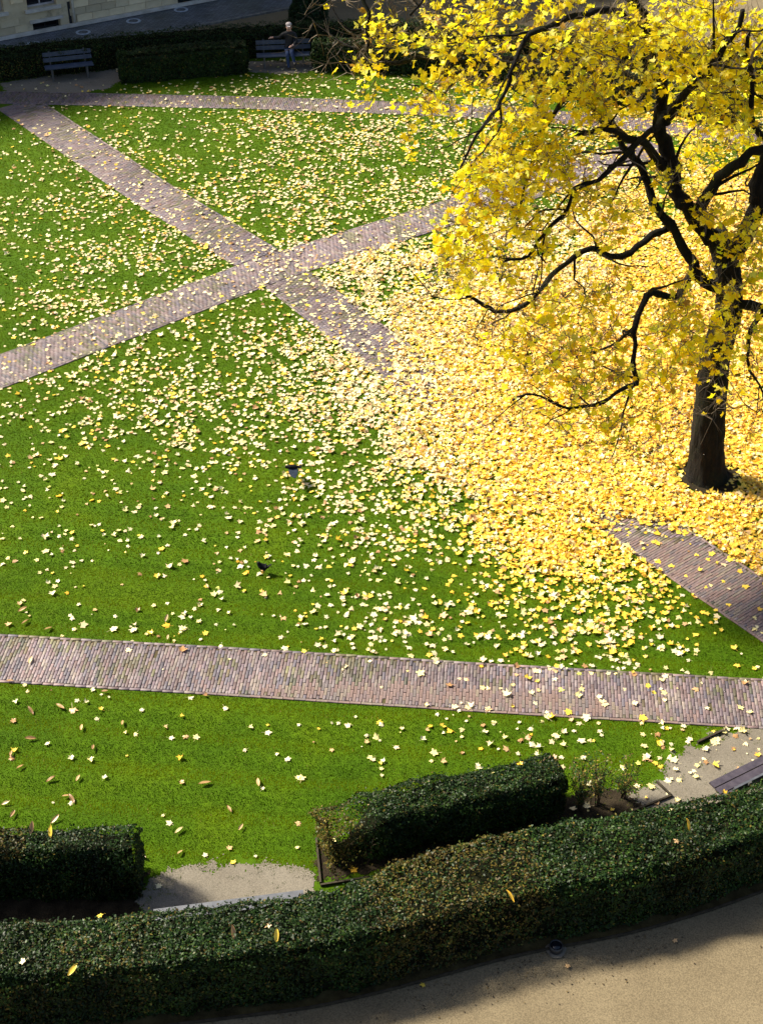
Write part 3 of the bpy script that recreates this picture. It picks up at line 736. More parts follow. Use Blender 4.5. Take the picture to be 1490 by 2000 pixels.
pb = MB(); pb.tube([(sp, -.07, .0), (sp, -.07, HH)], .05, 10)
for zz in (.5, 1.6, 2.7, 3.8): pb.lathe((sp, -.07, zz), [(.065, 0), (.065, .06)], 10)
pb.build('drainpipe', M['pipe_pale'], bld)
MB().box((sp-.13, -.005, HH/2), (.10, .03, HH)).build('dark_pipe', M['metal'], bld)
rb = MB(); rb.add([(S0-.3, -.25, HH), (S1+.3, -.25, HH), (S1+.3, 5, HH+2), (S0-.3, 5, HH+2), (S0-.3, 5, 0), (S1+.3, 5, 0), (S0-.3, .44, 0), (S1+.3, .44, 0)], [(0, 1, 2, 3), (3, 2, 5, 4)]); rb.build('roof', M['roof'], bld)
# paving along it
def wp(s, d): return tuple(w0+wd*s+wn_*d)
k0 = np.array(G(374, 52)); kd = float(np.dot(k0-w0, wn_))
pv = MB().add([(-12, -kd, 0), (34, -kd, 0), (34, .2, 0), (-12, .2, 0)], [(0, 1, 2, 3)]).build('pavement', M['cobble'])
pv.location = (w0[0], w0[1], -.022); pv.rotation_euler = (0, 0, wall_rz); tag(pv, kind='structure')
kb = MB()
for k in range(46): kb.box((-12+k+.5, -kd-.06, .02), (.99, .11, .10), None, .01)
kk = kb.build('kerb', M['kerb']); kk.location = (w0[0], w0[1], -.03); kk.rotation_euler = (0, 0, wall_rz); tag(kk, kind='structure')
pos_words = ['leftmost pale round cover in the dark paving by the building', 'second pale round cover from the left in the dark paving', 'third pale round cover from the left in the dark paving', 'rightmost pale round cover in the dark paving near the frame top']
for (px, py), lb in zip([(66, 85), (163, 62), (261, 40), (354, 18)], pos_words):
    x, y = G(px, py); rt = empty('ground_cover', (x, y, -.022)); tag(rt, lb, 'cover', 'round covers in the paving')
    MB().lathe((0, 0, .001), [(.27, 0), (.27, .012), (.20, .018), (.20, .010), (.19, .008)], 26).build('ring', M['disc'], rt)
    MB().lathe((0, 0, .010), [(.18, 0), (.17, .006)], 24).build('plate', M['cobble'], rt)

# ------------------------------------------------------------------ the maple
def limb_pts(ctrl, step=.16):
    p = np.array([P(a, b_, c) for a, b_, c in ctrl]); seg = np.linalg.norm(np.diff(p, axis=0), axis=1); L = seg.sum()
    n = max(4, int(L/step)); cs = np.concatenate([[0], np.cumsum(seg)]); out = []
    for k in np.linspace(0, L, n):
        i = min(np.searchsorted(cs, k, 'right')-1, len(p)-2); t = (k-cs[i])/(cs[i+1]-cs[i])
        p0, p1, p2, p3 = p[max(i-1, 0)], p[i], p[i+1], p[min(i+2, len(p)-1)]
        out.append(.5*((2*p1)+(-p0+p2)*t+(2*p0-5*p1+4*p2-p3)*t*t+(-p0+3*p1-3*p2+p3)*t**3))
    return np.array(out)
TY = 24.41
tb = P(1378, 930, TY)
maple = empty('maple_tree', (tb[0], tb[1], 0)); tag(maple, 'large maple with dark trunk and bright yellow autumn leaves', 'tree')
MO = np.array([tb[0], tb[1], 0.0])
LIMBS = [   # control points (read off the photograph + plan distance), start radius, end radius
 ('trunk', [(1378, 936, TY), (1380, 870, TY), (1386, 790, TY), (1395, 710, TY), (1410, 650, TY), (1422, 600, TY), (1422, 545, TY), (1412, 490, TY+.05), (1395, 455, TY+.1)], .40, .24),
 ('limb', [(1398, 462, TY+.1), (1360, 430, TY+.15), (1328, 385, TY+.2), (1305, 320, TY+.3), (1292, 240, TY+.4), (1287, 165, TY+.5), (1268, 80, TY+.7), (1245, 0, TY+.9), (1225, -110, TY+1.2), (1215, -220, TY+1.4)], .165, .065),
 ('limb', [(1418, 520, TY), (1445, 462, TY-.1), (1466, 410, TY-.1), (1482, 350, TY-.1), (1502, 270, TY), (1512, 150, TY+.2), (1530, 0, TY+.4), (1545, -160, TY+.7)], .175, .07),
 ('limb', [(1360, 432, TY+.15), (1378, 385, TY-.2), (1405, 345, TY-.5), (1440, 312, TY-.7), (1480, 288, TY-.8), (1540, 262, TY-1), (1620, 190, TY-1.2)], .122, .05),
 ('limb', [(1400, 560, TY), (1360, 530, TY-.1), (1332, 492, TY-.1), (1302, 440, TY), (1273, 408, TY+.1), (1258, 375, TY+.2), (1242, 332, TY+.3), (1217, 302, TY+.4), (1195, 258, TY+.6), (1170, 205, TY+.9), (1150, 130, TY+1.2)], .121, .035),
 ('limb', [(1292, 325, TY+.3), (1268, 300, TY), (1240, 280, TY-.2), (1208, 256, TY-.4), (1170, 250, TY-.5), (1120, 262, TY-.7)], .10, .03),
 ('limb', [(1300, 238, TY+.35), (1330, 190, TY-.2), (1385, 135, TY-.6), (1420, 90, TY-.8), (1450, 20, TY-1)], .10, .04),
 ('limb', [(1300, 222, TY+.3), (1250, 273, TY-.5), (1210, 312, TY-.9), (1164, 349, TY-1.2), (1131, 365, TY-1.4), (1112, 410, TY-1.5), (1060, 460, TY-1.8), (1036, 495, TY-1.9), (985, 510, TY-2)], .07, .022),
 ('limb', [(1357, 532, TY-.1), (1330, 570, TY-.6), (1312, 586, TY-.9), (1272, 578, TY-1.2), (1252, 600, TY-1.4), (1231, 641, TY-1.6), (1236, 668, TY-1.7), (1233, 707, TY-1.9), (1242, 742, TY-2.0), (1210, 760, TY-2.2), (1177, 782, TY-2.4), (1135, 791, TY-2.6), (1098, 792, TY-2.8), (1030, 766, TY-3.0), (1000, 782, TY-3.1)], .085, .018),
 ('limb', [(1305, 445, TY), (1262, 470, TY-.3), (1215, 494, TY-.5), (1165, 487, TY-.7), (1122, 500, TY-.9), (1062, 558, TY-1.2), (1018, 600, TY-1.4), (985, 606, TY-1.5), (945, 592, TY-1.6), (905, 575, TY-1.7)], .075, .03),
 ('limb', [(1285, 160, TY+.5), (1215, 142, TY+.6), (1110, 126, TY+.8), (1000, 121, TY+1.0), (880, 118, TY+1.2), (775, 121, TY+1.4), (730, 112, TY+1.5), (724, 60, TY+1.6), (714, 5, TY+1.8), (700, -60, TY+2)], .10, .03),
 ('limb', [(1262, 60, TY+.7), (1212, 26, TY+.3), (1184, 20, TY), (1130, 27, TY-.3), (1092, 42, TY-.5), (1030, 68, TY-.8), (1006, 110, TY-1), (990, 160, TY-1.1), (968, 205, TY-1.2), (945, 240, TY-1.3), (905, 305, TY-1.5), (890, 345, TY-1.6)], .085, .018),
 ('limb', [(1195, 258, TY+.6), (1140, 205, TY+.1), (1100, 195, TY-.3), (1070, 228, TY-.6), (1050, 278, TY-.8), (1036, 335, TY-1), (1018, 394, TY-1.1), (1002, 436, TY-1.2)], .06, .022),
 ('limb', [(1425, 590, TY), (1462, 588, TY-.2), (1495, 598, TY-.4), (1540, 560, TY-.6), (1620, 520, TY-.8)], .10, .05),
 ('limb', [(1490, 598, TY-.4), (1466, 640, TY-.7), (1453, 690, TY-.9), (1466, 728, TY-1.0), (1492, 775, TY-1.1)], .055, .02),
 ('limb', [(1502, 270, TY), (1475, 240, TY-.5), (1466, 170, TY-.7), (1462, 60, TY-.8)], .07, .03),
 ('limb', [(1245, 0, TY+.9), (1150, -40, TY+.6), (1020, -60, TY+.3), (880, -30, TY), (800, 30, TY-.2)], .07, .02),
 ('limb', [(1225, -110, TY+1.2), (1100, -220, TY+2), (980, -300, TY+2.6)], .06, .025),
 ('limb', [(1530, 0, TY+.4), (1700, -120, TY+.8), (1850, -200, TY+1.2)], .08, .03),
 ('limb', [(1482, 350, TY-.1), (1600, 330, TY+1.6), (1720, 260, TY+3)], .09, .03),
 ('limb', [(1290, 240, TY+.4), (1330, 190, TY+1.8), (1380, 130, TY+3.2), (1400, 70, TY+4.4)], .08, .03),
]
nodes_p = []
for nm_, ctrl, r0, r1 in LIMBS:
    pts = limb_pts(ctrl, .08 if nm_ == 'trunk' else .14); u = np.linspace(0, 1, len(pts)); rad = r0+(r1-r0)*u**.8
    if nm_ == 'trunk':
        pts[0, 2] = -.05; rad = rad*.93*(1+.28*np.exp(-np.clip(pts[:, 2], 0, 9)/.25)); rad[-4:] *= .95
    else:
        kn = rng.normal(0, .055, (len(pts)//3+2, 3)); ui = np.arange(len(pts))/3.0
        pts[1:-1] += np.stack([np.interp(ui, np.arange(len(kn)), kn[:, a_]) for a_ in range(3)], 1)[1:-1]*np.minimum(1, rad[1:-1, None]*16)+rng.normal(0, .012, pts[1:-1].shape)
        rad = rad*(1+.10*rng.normal(0, 1, len(rad)).clip(-1.5, 2))
    if r0 > .12:
        ph = rng.uniform(0, 6, 40)
        def bark_f(an, i, ph=ph):
            v = float(vnoise(an*5.1+1e-6, i*.22, 1.0, 55))+.6*float(vnoise(math.cos(an)*6+9, math.sin(an)*6+i*.3, 1.0, 56)); fur = abs(math.sin(an*7+2.2*math.sin(i*.31)+ph[int(i*.2) % 40]*.0))
            return .90+.10*v+.07*fur
        wob_ = bark_f
    else: wob_ = .10
    MB().tube([Vector(p-MO) for p in pts], list(rad), 36 if r0 > .12 else 9, True, wob_).build(nm_, M['bark'], maple, True)
    if nm_ != 'trunk': nodes_p.append(pts[len(pts)//5:])
bb_ = MB(); extra = []
for L_, (nm_, ctrl, r0, r1) in zip(nodes_p, LIMBS[1:]):
    for _ in range(max(2, int(len(L_)*.14/.45))):
        i0 = rng.integers(1, len(L_)-1); p = L_[i0].copy(); t_ = L_[min(i0+2, len(L_)-1)]-L_[max(i0-2, 0)]; t_ /= np.linalg.norm(t_)+1e-9
        dv = t_*.55+rng.normal(0, .75, 3); dv[2] += .15 if p[2] > 5.5 else -.12; dv /= np.linalg.norm(dv); ln = rng.uniform(.7, 1.9); m_ = int(ln/.14); path = [p]
        rs = (r0+(r1-r0)*i0/len(L_))*rng.uniform(.28, .5); rs = min(max(rs, .012), .04)
        for k in range(m_):
            if rng.random() < .3: dv = dv+rng.normal(0, .38, 3)
            dv = dv+rng.normal(0, .10, 3)+np.array([0, 0, .03]); dv /= np.linalg.norm(dv); path.append(path[-1]+dv*.14)
        path = np.array(path)
        if path[:, 2].min() < 1.2: continue
        bb_.tube([Vector(q_-MO) for q_ in path], list(np.linspace(rs, max(.006, rs*.3), len(path))), 6, False, .08); extra.append(path[1:])
o = bb_.build('branches', M['bark'], maple, True); o['kind'] = 'stuff'
node = np.concatenate(nodes_p+extra)
# crown clumps: (px, py, plan distance, radius, number of shoots, leafiness)
BL_ = [
 (690, 60, 26.2, 1.0, 20, .10), (650, 95, 26.3, .9, 10, .0), (665, 20, 26.3, .9, 12, .0), (960, 30, 25.5, .8, 20, .0), (1180, 60, 24.0, .9, 24, .0), (735, 55, 26.0, .5, 16, .6), (770, 70, 25.8, .55, 20, 1.0), (720, 130, 25.7, .35, 8, 1.0), (712, 175, 25.6, .3, 6, .9),
 (835, 60, 25.3, .7, 28, .75), (880, 100, 25.2, .6, 24, .9), (905, 30, 25.0, .7, 30, .9), (960, 70, 24.5, .7, 28, .85), (1020, 30, 24.2, .8, 32, .9), (1060, 90, 24.3, .6, 22, .5), (800, 20, 25.6, .8, 14, .0), (1030, 130, 24.6, .7, 14, .1), (1110, 50, 24.2, .7, 30, 1.1),
 (830, 215, 24.9, .5, 16, .9), (800, 260, 24.8, .3, 5, 1.0), (890, 205, 24.4, .5, 16, .9), (850, 160, 25.2, .4, 10, .8), (940, 160, 24.2, .45, 14, .8),
 (1010, 200, 23.6, .5, 22, 1.0), (1060, 180, 23.8, .5, 24, 1.2), (1000, 270, 23.3, .6, 30, 1.2), (1060, 270, 23.4, .6, 30, 1.2), (950, 320, 23.0, .5, 30, 1.3), (1010, 340, 22.9, .55, 32, 1.3), (930, 380, 22.8, .5, 24, 1.2), (1000, 410, 22.7, .55, 26, 1.1), (1070, 330, 23.2, .5, 20, 1.0), (900, 430, 22.7, .4, 14, 1.0),
 (1150, 90, 24.2, .6, 26, 1.1), (1130, 170, 24.2, .55, 26, 1.2), (1160, 240, 24.1, .5, 20, 1.0), (1120, 300, 23.5, .5, 18, .9), (1180, 180, 24.4, .5, 20, 1.1), (1230, 120, 24.3, .6, 28, 1.2), (1200, 50, 24.4, .6, 26, 1.1),
 (1300, 110, 24.0, .6, 30, 1.3), (1340, 60, 24.0, .6, 30, 1.2), (1370, 120, 24.1, .6, 32, 1.3), (1430, 120, 24.0, .6, 32, 1.3), (1470, 60, 24.0, .6, 28, 1.2), (1400, 190, 24.2, .6, 30, 1.2), (1460, 200, 24.1, .6, 30, 1.2), (1350, 200, 25.6, .6, 24, 1.1), (1400, 260, 26.0, .7, 26, 1.1), (1460, 300, 25.4, .6, 22, 1.0), (1390, 30, 24.4, .6, 26, 1.2), (1280, 30, 24.8, .5, 18, .9), (1350, 300, 26.2, .6, 20, 1.0), (1240, 210, 24.8, .5, 16, .8),
 (870, 470, 22.6, .5, 18, .9), (930, 490, 22.6, .5, 18, .9), (850, 550, 22.6, .35, 10, .7), (900, 540, 22.5, .45, 14, .6), (1000, 510, 22.5, .55, 20, .7), (1080, 470, 22.8, .5, 16, .8), (1150, 440, 23.0, .5, 14, .7), (1230, 420, 23.6, .45, 12, .7), (1120, 380, 22.9, .45, 14, .9), (1190, 380, 23.2, .4, 10, .8),
 (950, 640, 22.3, .5, 16, .5), (1020, 660, 22.2, .5, 22, 1.0), (1080, 620, 22.4, .55, 24, 1.1), (1140, 590, 22.6, .5, 20, 1.0), (1050, 560, 22.6, .4, 10, .8), (1200, 560, 22.8, .45, 14, .9), (1170, 660, 22.3, .5, 22, 1.1), (1110, 700, 22.0, .55, 22, 1.1), (1060, 740, 21.7, .5, 16, .8),
 (1150, 760, 21.8, .5, 22, 1.1), (1200, 720, 22.0, .45, 18, 1.0), (1120, 820, 21.5, .5, 18, .9), (1190, 820, 21.6, .5, 18, .9), (1250, 790, 22.0, .45, 16, .9), (1230, 860, 21.6, .4, 10, .5), (1010, 790, 21.4, .4, 8, .4),
 (1320, 620, 23.2, .45, 22, 1.2), (1290, 660, 22.8, .5, 22, 1.2), (1350, 670, 23.2, .45, 22, 1.3), (1290, 720, 22.6, .45, 18, 1.0), (1360, 720, 23.2, .35, 12, .5), (1330, 560, 23.3, .4, 12, .9),
 (1440, 480, 23.6, .4, 14, 1.2), (1410, 440, 23.6, .4, 12, 1.0), (1465, 540, 23.5, .4, 14, 1.2), (1440, 570, 23.5, .3, 8, 1.0), (1480, 440, 23.6, .4, 12, 1.1), (1385, 520, 23.4, .3, 6, 1.0),
 (1395, 640, 23.5, .3, 9, 1.0), (1385, 705, 23.4, .3, 9, .9), (1400, 770, 23.5, .3, 8, .5), (1415, 590, 23.6, .3, 8, .9), (1370, 400, 23.9, .35, 9, .8), (1310, 340, 23.8, .35, 8, .8), (1470, 620, 23.3, .4, 12, .9), (1430, 660, 23.3, .3, 8, .6), (1470, 690, 23.2, .45, 12, .5), (1420, 760, 23.6, .4, 10, .15), (1350, 830, 23.3, .5, 14, .05), (1470, 800, 23.0, .5, 12, .1), (1280, 880, 22.0, .4, 8, .05),
]
att = []; leafy = []; 
for (px, py, yg, rr, n_, lf) in BL_:
    c = P(px, py, yg); q = rng.normal(0, 1, (n_, 3)); q /= np.linalg.norm(q, axis=1, keepdims=True); q *= rng.random((n_, 1))**.45*rr*np.array([1, 1.35, .85])
    if py > 540 and px < 1340: lf *= .62
    att.append(c+q); leafy += [lf]*n_
# crown above and to the right of the picture
n_ = 130; q = rng.normal(0, 1, (n_*3, 3)); q /= np.linalg.norm(q, axis=1, keepdims=True); q = np.array([8.2, 25.0, 10.5])+q*(rng.random((n_*3, 1))**.4)*np.array([7.0, 6.0, 5.2])
x, y, d = proj(q); k = (q[:, 2] > 4.5) & ((y < -25) | (x > 1515)); q = q[k][:n_]; att.append(q); leafy += [.8]*len(q)
att = np.concatenate(att); leafy = np.array(leafy); att[:, 2] = np.maximum(att[:, 2], 1.0)
dmin = np.array([np.min(((node-a)**2).sum(1)) for a in att]); order = np.argsort(dmin)
NP = np.zeros((60000, 3)); nc = len(node); NP[:nc] = node
tw = MB(); leaf_pos = []; leaf_dir = []
for i in order:
    a = att[i]; dd = ((NP[:nc]-a)**2).sum(1); j = int(np.argmin(dd)); s = NP[j]; L = math.sqrt(dd[j])
    if L < .05: continue
    m_ = max(2, int(L/.16)); u = np.linspace(0, 1, m_+1)[:, None]
    bend = rng.normal(0, .10, 3)*L; bend[2] += .10*L
    pth = s+(a-s)*u+bend*(u*(1-u))*1.6+np.concatenate([[np.zeros(3)], rng.normal(0, .028, (m_, 3))])
    r0 = min(.036, .0080+.0062*L); tw.tube([Vector(p-MO) for p in pth], list(r0+(.0042-r0)*u[:, 0]), 4 if L > .8 else 3, False)
    NP[nc:nc+m_] = pth[1:]; nc += m_
    dirn = (pth[-1]-pth[-2]); dirn /= np.linalg.norm(dirn)+1e-9
    lf = leafy[i]
    for k in range(rng.integers(3, 5)):       # fine side twigs
        base = pth[-1-rng.integers(0, min(3, m_))]; dv = dirn*(1.2 if lf < .2 else .5)+rng.normal(0, .45 if lf < .2 else .6, 3); dv[2] += .25; dv /= np.linalg.norm(dv); ln = rng.uniform(.16, .42)*(1.6 if lf < .2 else 1)
        e1 = base+dv*ln*.5+rng.normal(0, .02, 3); e2 = base+dv*ln+np.array([0, 0, .05*ln])
        tw.tube([Vector(base-MO), Vector(e1-MO), Vector(e2-MO)], [.0062, .0048, .0028], 3, False)
        for kk in range(rng.poisson(.80*lf)):
            w_ = rng.random(); leaf_pos.append(base+(e2-base)*(.35+.65*w_)+rng.normal(0, .07, 3)); leaf_dir.append(dv)
    for kk in range(rng.poisson(1.1*lf)):
        w_ = pth[-1-rng.integers(0, min(4, m_))]; leaf_pos.append(w_+rng.normal(0, .09, 3)); leaf_dir.append(dirn)
o = tw.build('twigs', M['twig'], maple); o['kind'] = 'stuff'

# ---- leaf shapes
OUT = [(0, .10), (.14, .02), (.40, .03), (.36, .18), (.33, .28), (.47, .37), (.57, .58), (.42, .57), (.26, .54), (.23, .74), (.09, .83), (0, 1.02)]
OUT_LO = [(0, .10), (.40, .03), (.35, .28), (.57, .58), (.27, .56), (0, 1.0)]
def leaf_template(outl, curl, fold, seed, stalk):
    r = random.Random(seed); pts = list(outl)+[(-x, y) for x, y in reversed(outl[1:-1])]
    pts = [(x*(1+r.uniform(-.16, .12))+r.uniform(-.03, .03), y+r.uniform(-.06, .04)) for x, y in pts]
    V = [(0, .42, 0)]+[(x, y, 0) for x, y in pts]
    out = []
    for x, y, z in V:
        yy = y-.42; rr = math.hypot(x, yy); z = curl*rr*rr*(1+.5*math.sin(3*math.atan2(yy, x)+seed)) + fold*abs(x) + r.uniform(-.015, .015)
        out.append((x, yy, z))
    n = len(pts); F = [(0, 1+(i+1) % n, 1+i) for i in range(n)]
    if stalk:
        o_ = len(out); sx = r.uniform(-.2, .2); out += [(-.012, -.30, 0), (.012, -.30, 0), (sx+.010, -.95, .10), (sx-.010, -.95, .10)]; F += [(o_, o_+1, o_+2), (o_, o_+2, o_+3)]
    return np.array(out), np.array(F)
HI = [leaf_template(OUT, c_, f_, k, True) for k, (c_, f_) in enumerate([(.10, .05), (-.22, .12), (.30, .0), (-.10, -.12), (.55, .25), (-.5, -.05), (.15, .75), (-.9, .35), (.2, -.6)])]
LO = [leaf_template(OUT_LO, c_, f_, k+20, False) for k, (c_, f_) in enumerate([(.10, .05), (-.22, .12), (.30, .0), (-.10, -.12), (.55, .25), (-.5, -.05), (.15, .75), (-.9, .35), (.2, -.6)])]
def rot_from(nor, ang):
    """rotation matrices with local z along nor, spun by ang"""
    nor = nor/np.linalg.norm(nor, axis=1, keepdims=True); ref = np.stack([np.cos(ang), np.sin(ang), 0*ang], 1)
    a = ref-nor*(ref*nor).sum(1, keepdims=True); a /= np.linalg.norm(a, axis=1, keepdims=True); b_ = np.cross(nor, a)
    return np.stack([a, b_, nor], 2)
def leaf_mesh(name, tmpl, pos, R, sc, col, mat, which):
    Vs, Fs, Cs = [], [], []; o_ = 0
    for k, (tv, tf) in enumerate(tmpl):
        j = np.where(which == k)[0]
        if not len(j): continue
        v = np.einsum('nij,kj->nki', R[j], tv)*sc[j][:, None, None]+pos[j][:, None, :]
        Vs.append(v.reshape(-1, 3)); Fs.append((tf[None]+(o_+len(tv)*np.arange(len(j)))[:, None, None]).reshape(-1, 3)); Cs.append(np.repeat(col[j], len(tv), 0)); o_ += len(v)*len(tv)
    return np_mesh(name, np.concatenate(Vs), np.concatenate(Fs), mat, np.concatenate(Cs))
def variants(name, cols, mat, tmpl):
    out = []
    for c in cols:
        out.append([np_mesh(name, tv, tf, mat, np.tile(np.array(c), (len(tv), 1))) for tv, tf in tmpl])
    return out
CROWN_C = np.array([(.94, .76, .012), (.95, .82, .04), (.92, .64, .010), (.95, .87, .16), (.66, .72, .03), (.48, .26, .03)]); CROWN_P = [.34, .32, .15, .13, .04, .02]
lp = np.array(leaf_pos); n = len(lp); print('crown leaves', n)
ci = rng.choice(len(CROWN_C), n, p=CROWN_P)
greenish = (vnoise(lp[:, 0]*1.3, lp[:, 2]*1.3, 1.0, 71) > .72) & (lp[:, 2] < 4.2) & (rng.random(n) < .22); ci[greenish] = 4
nor = rng.normal(0, .55, (n, 3)); nor[:, 2] += .85; nor[:, 1] -= .15; nor[:, 0] -= .25
R = rot_from(nor, rng.uniform(0, 6.283, n)); sc_ = rng.uniform(.080, .175, n); wh = rng.integers(0, len(HI), n)
lp[:, 2] -= .05
px_, py_, dd_ = proj(lp); vis = (px_ > 0) & (px_ < 1490) & (py_ > 0) & (py_ < 2000)
size_px = np.where(vis, sc_*FPX/dd_*np.abs((R[:, :, 2]*np.array([0, -CS, SN])).sum(1)), 0)
ind = np.zeros(n, bool); ind[np.argsort(-size_px)[:300]] = True
cv = variants('leaf', CROWN_C, M['leaf_crown'], HI)
for i in np.where(ind)[0]:
    o = bpy.data.objects.new('leaf', cv[ci[i]][wh[i]]); COL.objects.link(o); o.parent = maple
    o.matrix_local = Matrix.Translation(Vector(lp[i]-MO)) @ Matrix([list(r_) for r_ in R[i]]).to_4x4() @ Matrix.Scale(sc_[i], 4)
k = ~ind; cc = CROWN_C[ci]*rng.uniform(.82, 1.12, (n, 1))
o = link('foliage', leaf_mesh('maple_foliage', HI, (lp-MO)[k], R[k], sc_[k], np.clip(cc[k], 0, .95), M['leaf_crown'], wh[k]), maple); o['kind'] = 'stuff'
# mossy ring of bare soil round the foot
tag(sheet('tree_pit', [(tb[0]+.05+(.72+.12*math.sin(3*a)+.06*math.sin(7*a))*math.cos(a), tb[1]-.08+(.62+.1*math.cos(4*a))*math.sin(a)) for a in np.linspace(0, 6.283, 40)[:-1]], .014, M['soil']), kind='structure')

# ------------------------------------------------------------------ fallen leaves
GX = np.array([0, 250, 500, 625, 750, 875, 1000, 1125, 1250, 1370, 1490.])
GYD = {150: [1, 2, 5, 6, 8, 9, 10, 12, 15, 20, 20], 250: [2, 9, 20, 24, 24, 26, 30, 30, 40, 60, 60], 350: [7, 22, 26, 26, 24, 24, 34, 50, 60, 75, 75],
 450: [12, 22, 30, 30, 30, 38, 60, 70, 80, 85, 85], 550: [15, 20, 28, 50, 72, 82, 90, 92, 92, 95, 95], 650: [14, 20, 40, 62, 86, 93, 96, 97, 97, 97, 97],
 750: [9, 17, 36, 62, 86, 95, 97, 97, 97, 97, 97], 850: [8, 13, 24, 40, 76, 93, 97, 97, 97, 97, 97], 950: [6, 8, 14, 24, 44, 76, 95, 98, 98, 98, 98],
 1030: [5, 5, 9, 14, 22, 42, 72, 92, 92, 96, 98], 1090: [4, 5, 7, 10, 15, 25, 42, 68, 70, 60, 97], 1150: [3.5, 4, 6, 9, 12, 18, 25, 36, 44, 35, 90], 1250: [3, 3, 5, 7, 9, 13, 18, 22, 22, 12, 6],
 1350: [2, 1.8, 1.6, 2.5, 3.5, 5, 6, 7, 7, 4, 3], 1450: [1, 1.2, 1.4, 3, 4, 5, 6, 6, 5, 9, 8], 1550: [.8, .8, .8, 1.0, 1, 1, 1, 3, 6, 4, 3], 1700: [.5, .8, 1.2, .5, .4, .5, .5, .5, .5, .5, .5], 2000: [.1]*11}
GY = np.array(sorted(GYD)); GD = np.array([GYD[k] for k in GY])/100.
def cover(px, py):
    fx = np.interp(px, GX, np.arange(len(GX))); fy = np.interp(py, GY, np.arange(len(GY))); i = np.clip(fx.astype(int), 0, len(GX)-2); j = np.clip(fy.astype(int), 0, len(GY)-2); u = fx-i; v = fy-j
    return (GD[j, i]*(1-u)+GD[j, i+1]*u)*(1-v)+(GD[j+1, i]*(1-u)+GD[j+1, i+1]*u)*v
n = 900000
x = rng.uniform(-13.5, 16, n); y = rng.uniform(12.2, 49, n)
k = inframe(np.stack([x, y, 0*x], 1), 130); x, y = x[k], y[k]
px_, py_, _d = proj(np.stack([x, y, 0*x], 1)); cv_ = cover(px_, py_)
clump = vnoise(x, y, 1.5, 81)*.45+vnoise(x, y, .5, 82)*.35+vnoise(x, y, 3.5, 83)*.2
cv_ = np.clip(cv_*np.where(cv_ < .8, np.clip(.45+(clump-.30)*2.7, .25, 1.9), 1), 0, .985)
onp = on_path(x, y, -.02)
dA, sA_, sideA = dist_pl(PATHS['A'][0], x, y)
onA = dA < PATHS['A'][1]
bare_near = onA & (px_ > 1170)
cv_ = np.where(onp, cv_*.42, cv_)
mid_buried = onA & (px_ > 770) & (px_ <= 1185)
cv_ = np.where(mid_buried, np.where(px_ > 850, .95, .72), cv_); edge_n = 1012+70*(vnoise(x, y, .5, 87)-.5)+22*(vnoise(x, y, .15, 88)-.5); cv_ = np.where(bare_near, np.where(py_ < edge_n, .95, .06+.55*np.clip((edge_n+60-py_)/60, 0, 1)**2), cv_)
right_of_A = (sideA > 0) & (px_ > 1170) & (py_ > 980) & (py_ < 1180) & ~onA; cv_ = np.where(right_of_A, np.clip(.97-.6*np.clip((py_-1105)/40, 0, 1)*np.clip((1440-px_)/60, 0, 1), .2, .97), cv_)
edge_pile = (dA > PATHS['A'][1]) & (dA < PATHS['A'][1]+.35) & (sideA < 0) & (px_ > 1180) & (px_ < 1300); cv_ = np.where(edge_pile, np.maximum(cv_, .75), cv_)
pit = np.hypot((x-tb[0]-.05)/.8, (y-tb[1]+.08)/.7) < .9; cv_ = np.where(pit, .25, cv_)
LA = .0042     # mean leaf area
cv_ = np.clip(cv_*np.where(cv_ < .6, .82, .93)*np.where((px_ > 380) & (px_ < 760) & (py_ > 560) & (py_ < 900), .70, np.where((px_ < 330) & (py_ > 780) & (py_ < 1050), 1.35, 1)), 0, .98)
lam = -np.log(1-cv_)/LA                       # leaves per square metre for that cover
dens0 = n/((16+13.5)*(49-12.2)); print('candidate density', dens0, 'max lam', lam.max())
k = rng.random(len(x)) < lam/dens0
k &= (y > near_y(x)+.62) & (y < far_y(x)-.5)
hb = in_poly(x, y, BED) & (px_ < 1100); k &= ~hb
x, y, cv_, px_, py_ = x[k], y[k], cv_[k], px_[k], py_[k]; n = len(x); print('ground leaves', n)
FALL_C = np.array([(.82, .72, .43), (.85, .72, .30), (.80, .64, .36), (.88, .61, .07), (.86, .50, .04), (.66, .42, .20), (.40, .22, .09), (.62, .62, .14)])
gold = np.clip((px_-720)/300, 0, 1)*np.clip((py_-400)/240, 0, 1)
gold = np.maximum(gold, np.clip((px_-1050)/200, 0, 1))*np.clip((1330-py_)/200, 0, 1)
Pp = np.array([.36, .22, .14, .10, .04, .08, .05, .01])[None]*(1-gold[:, None])+np.array([.02, .12, .03, .47, .30, .04, .02, .00])[None]*gold[:, None]
Pp /= Pp.sum(1, keepdims=True); ci = (rng.random((n, 1)) > np.cumsum(Pp, 1)).sum(1).clip(0, 7)
dense = np.clip((cv_-.3)/.6, 0, 1); onp = on_path(x, y, -.02)
z = np.where(onp, .028, .019)+rng.random(n)*(.012+.05*dense)
nor = rng.normal(0, 1, (n, 3))*(.16+.22*dense[:, None]); nor[:, 2] = 1; flip = rng.random(n) < .0
R = rot_from(nor, rng.uniform(0, 6.283, n)); sc_ = np.clip(rng.normal(.091, .030, n), .03, .165); wh = rng.integers(0, len(HI), n)
pos = np.stack([x, y, z], 1)
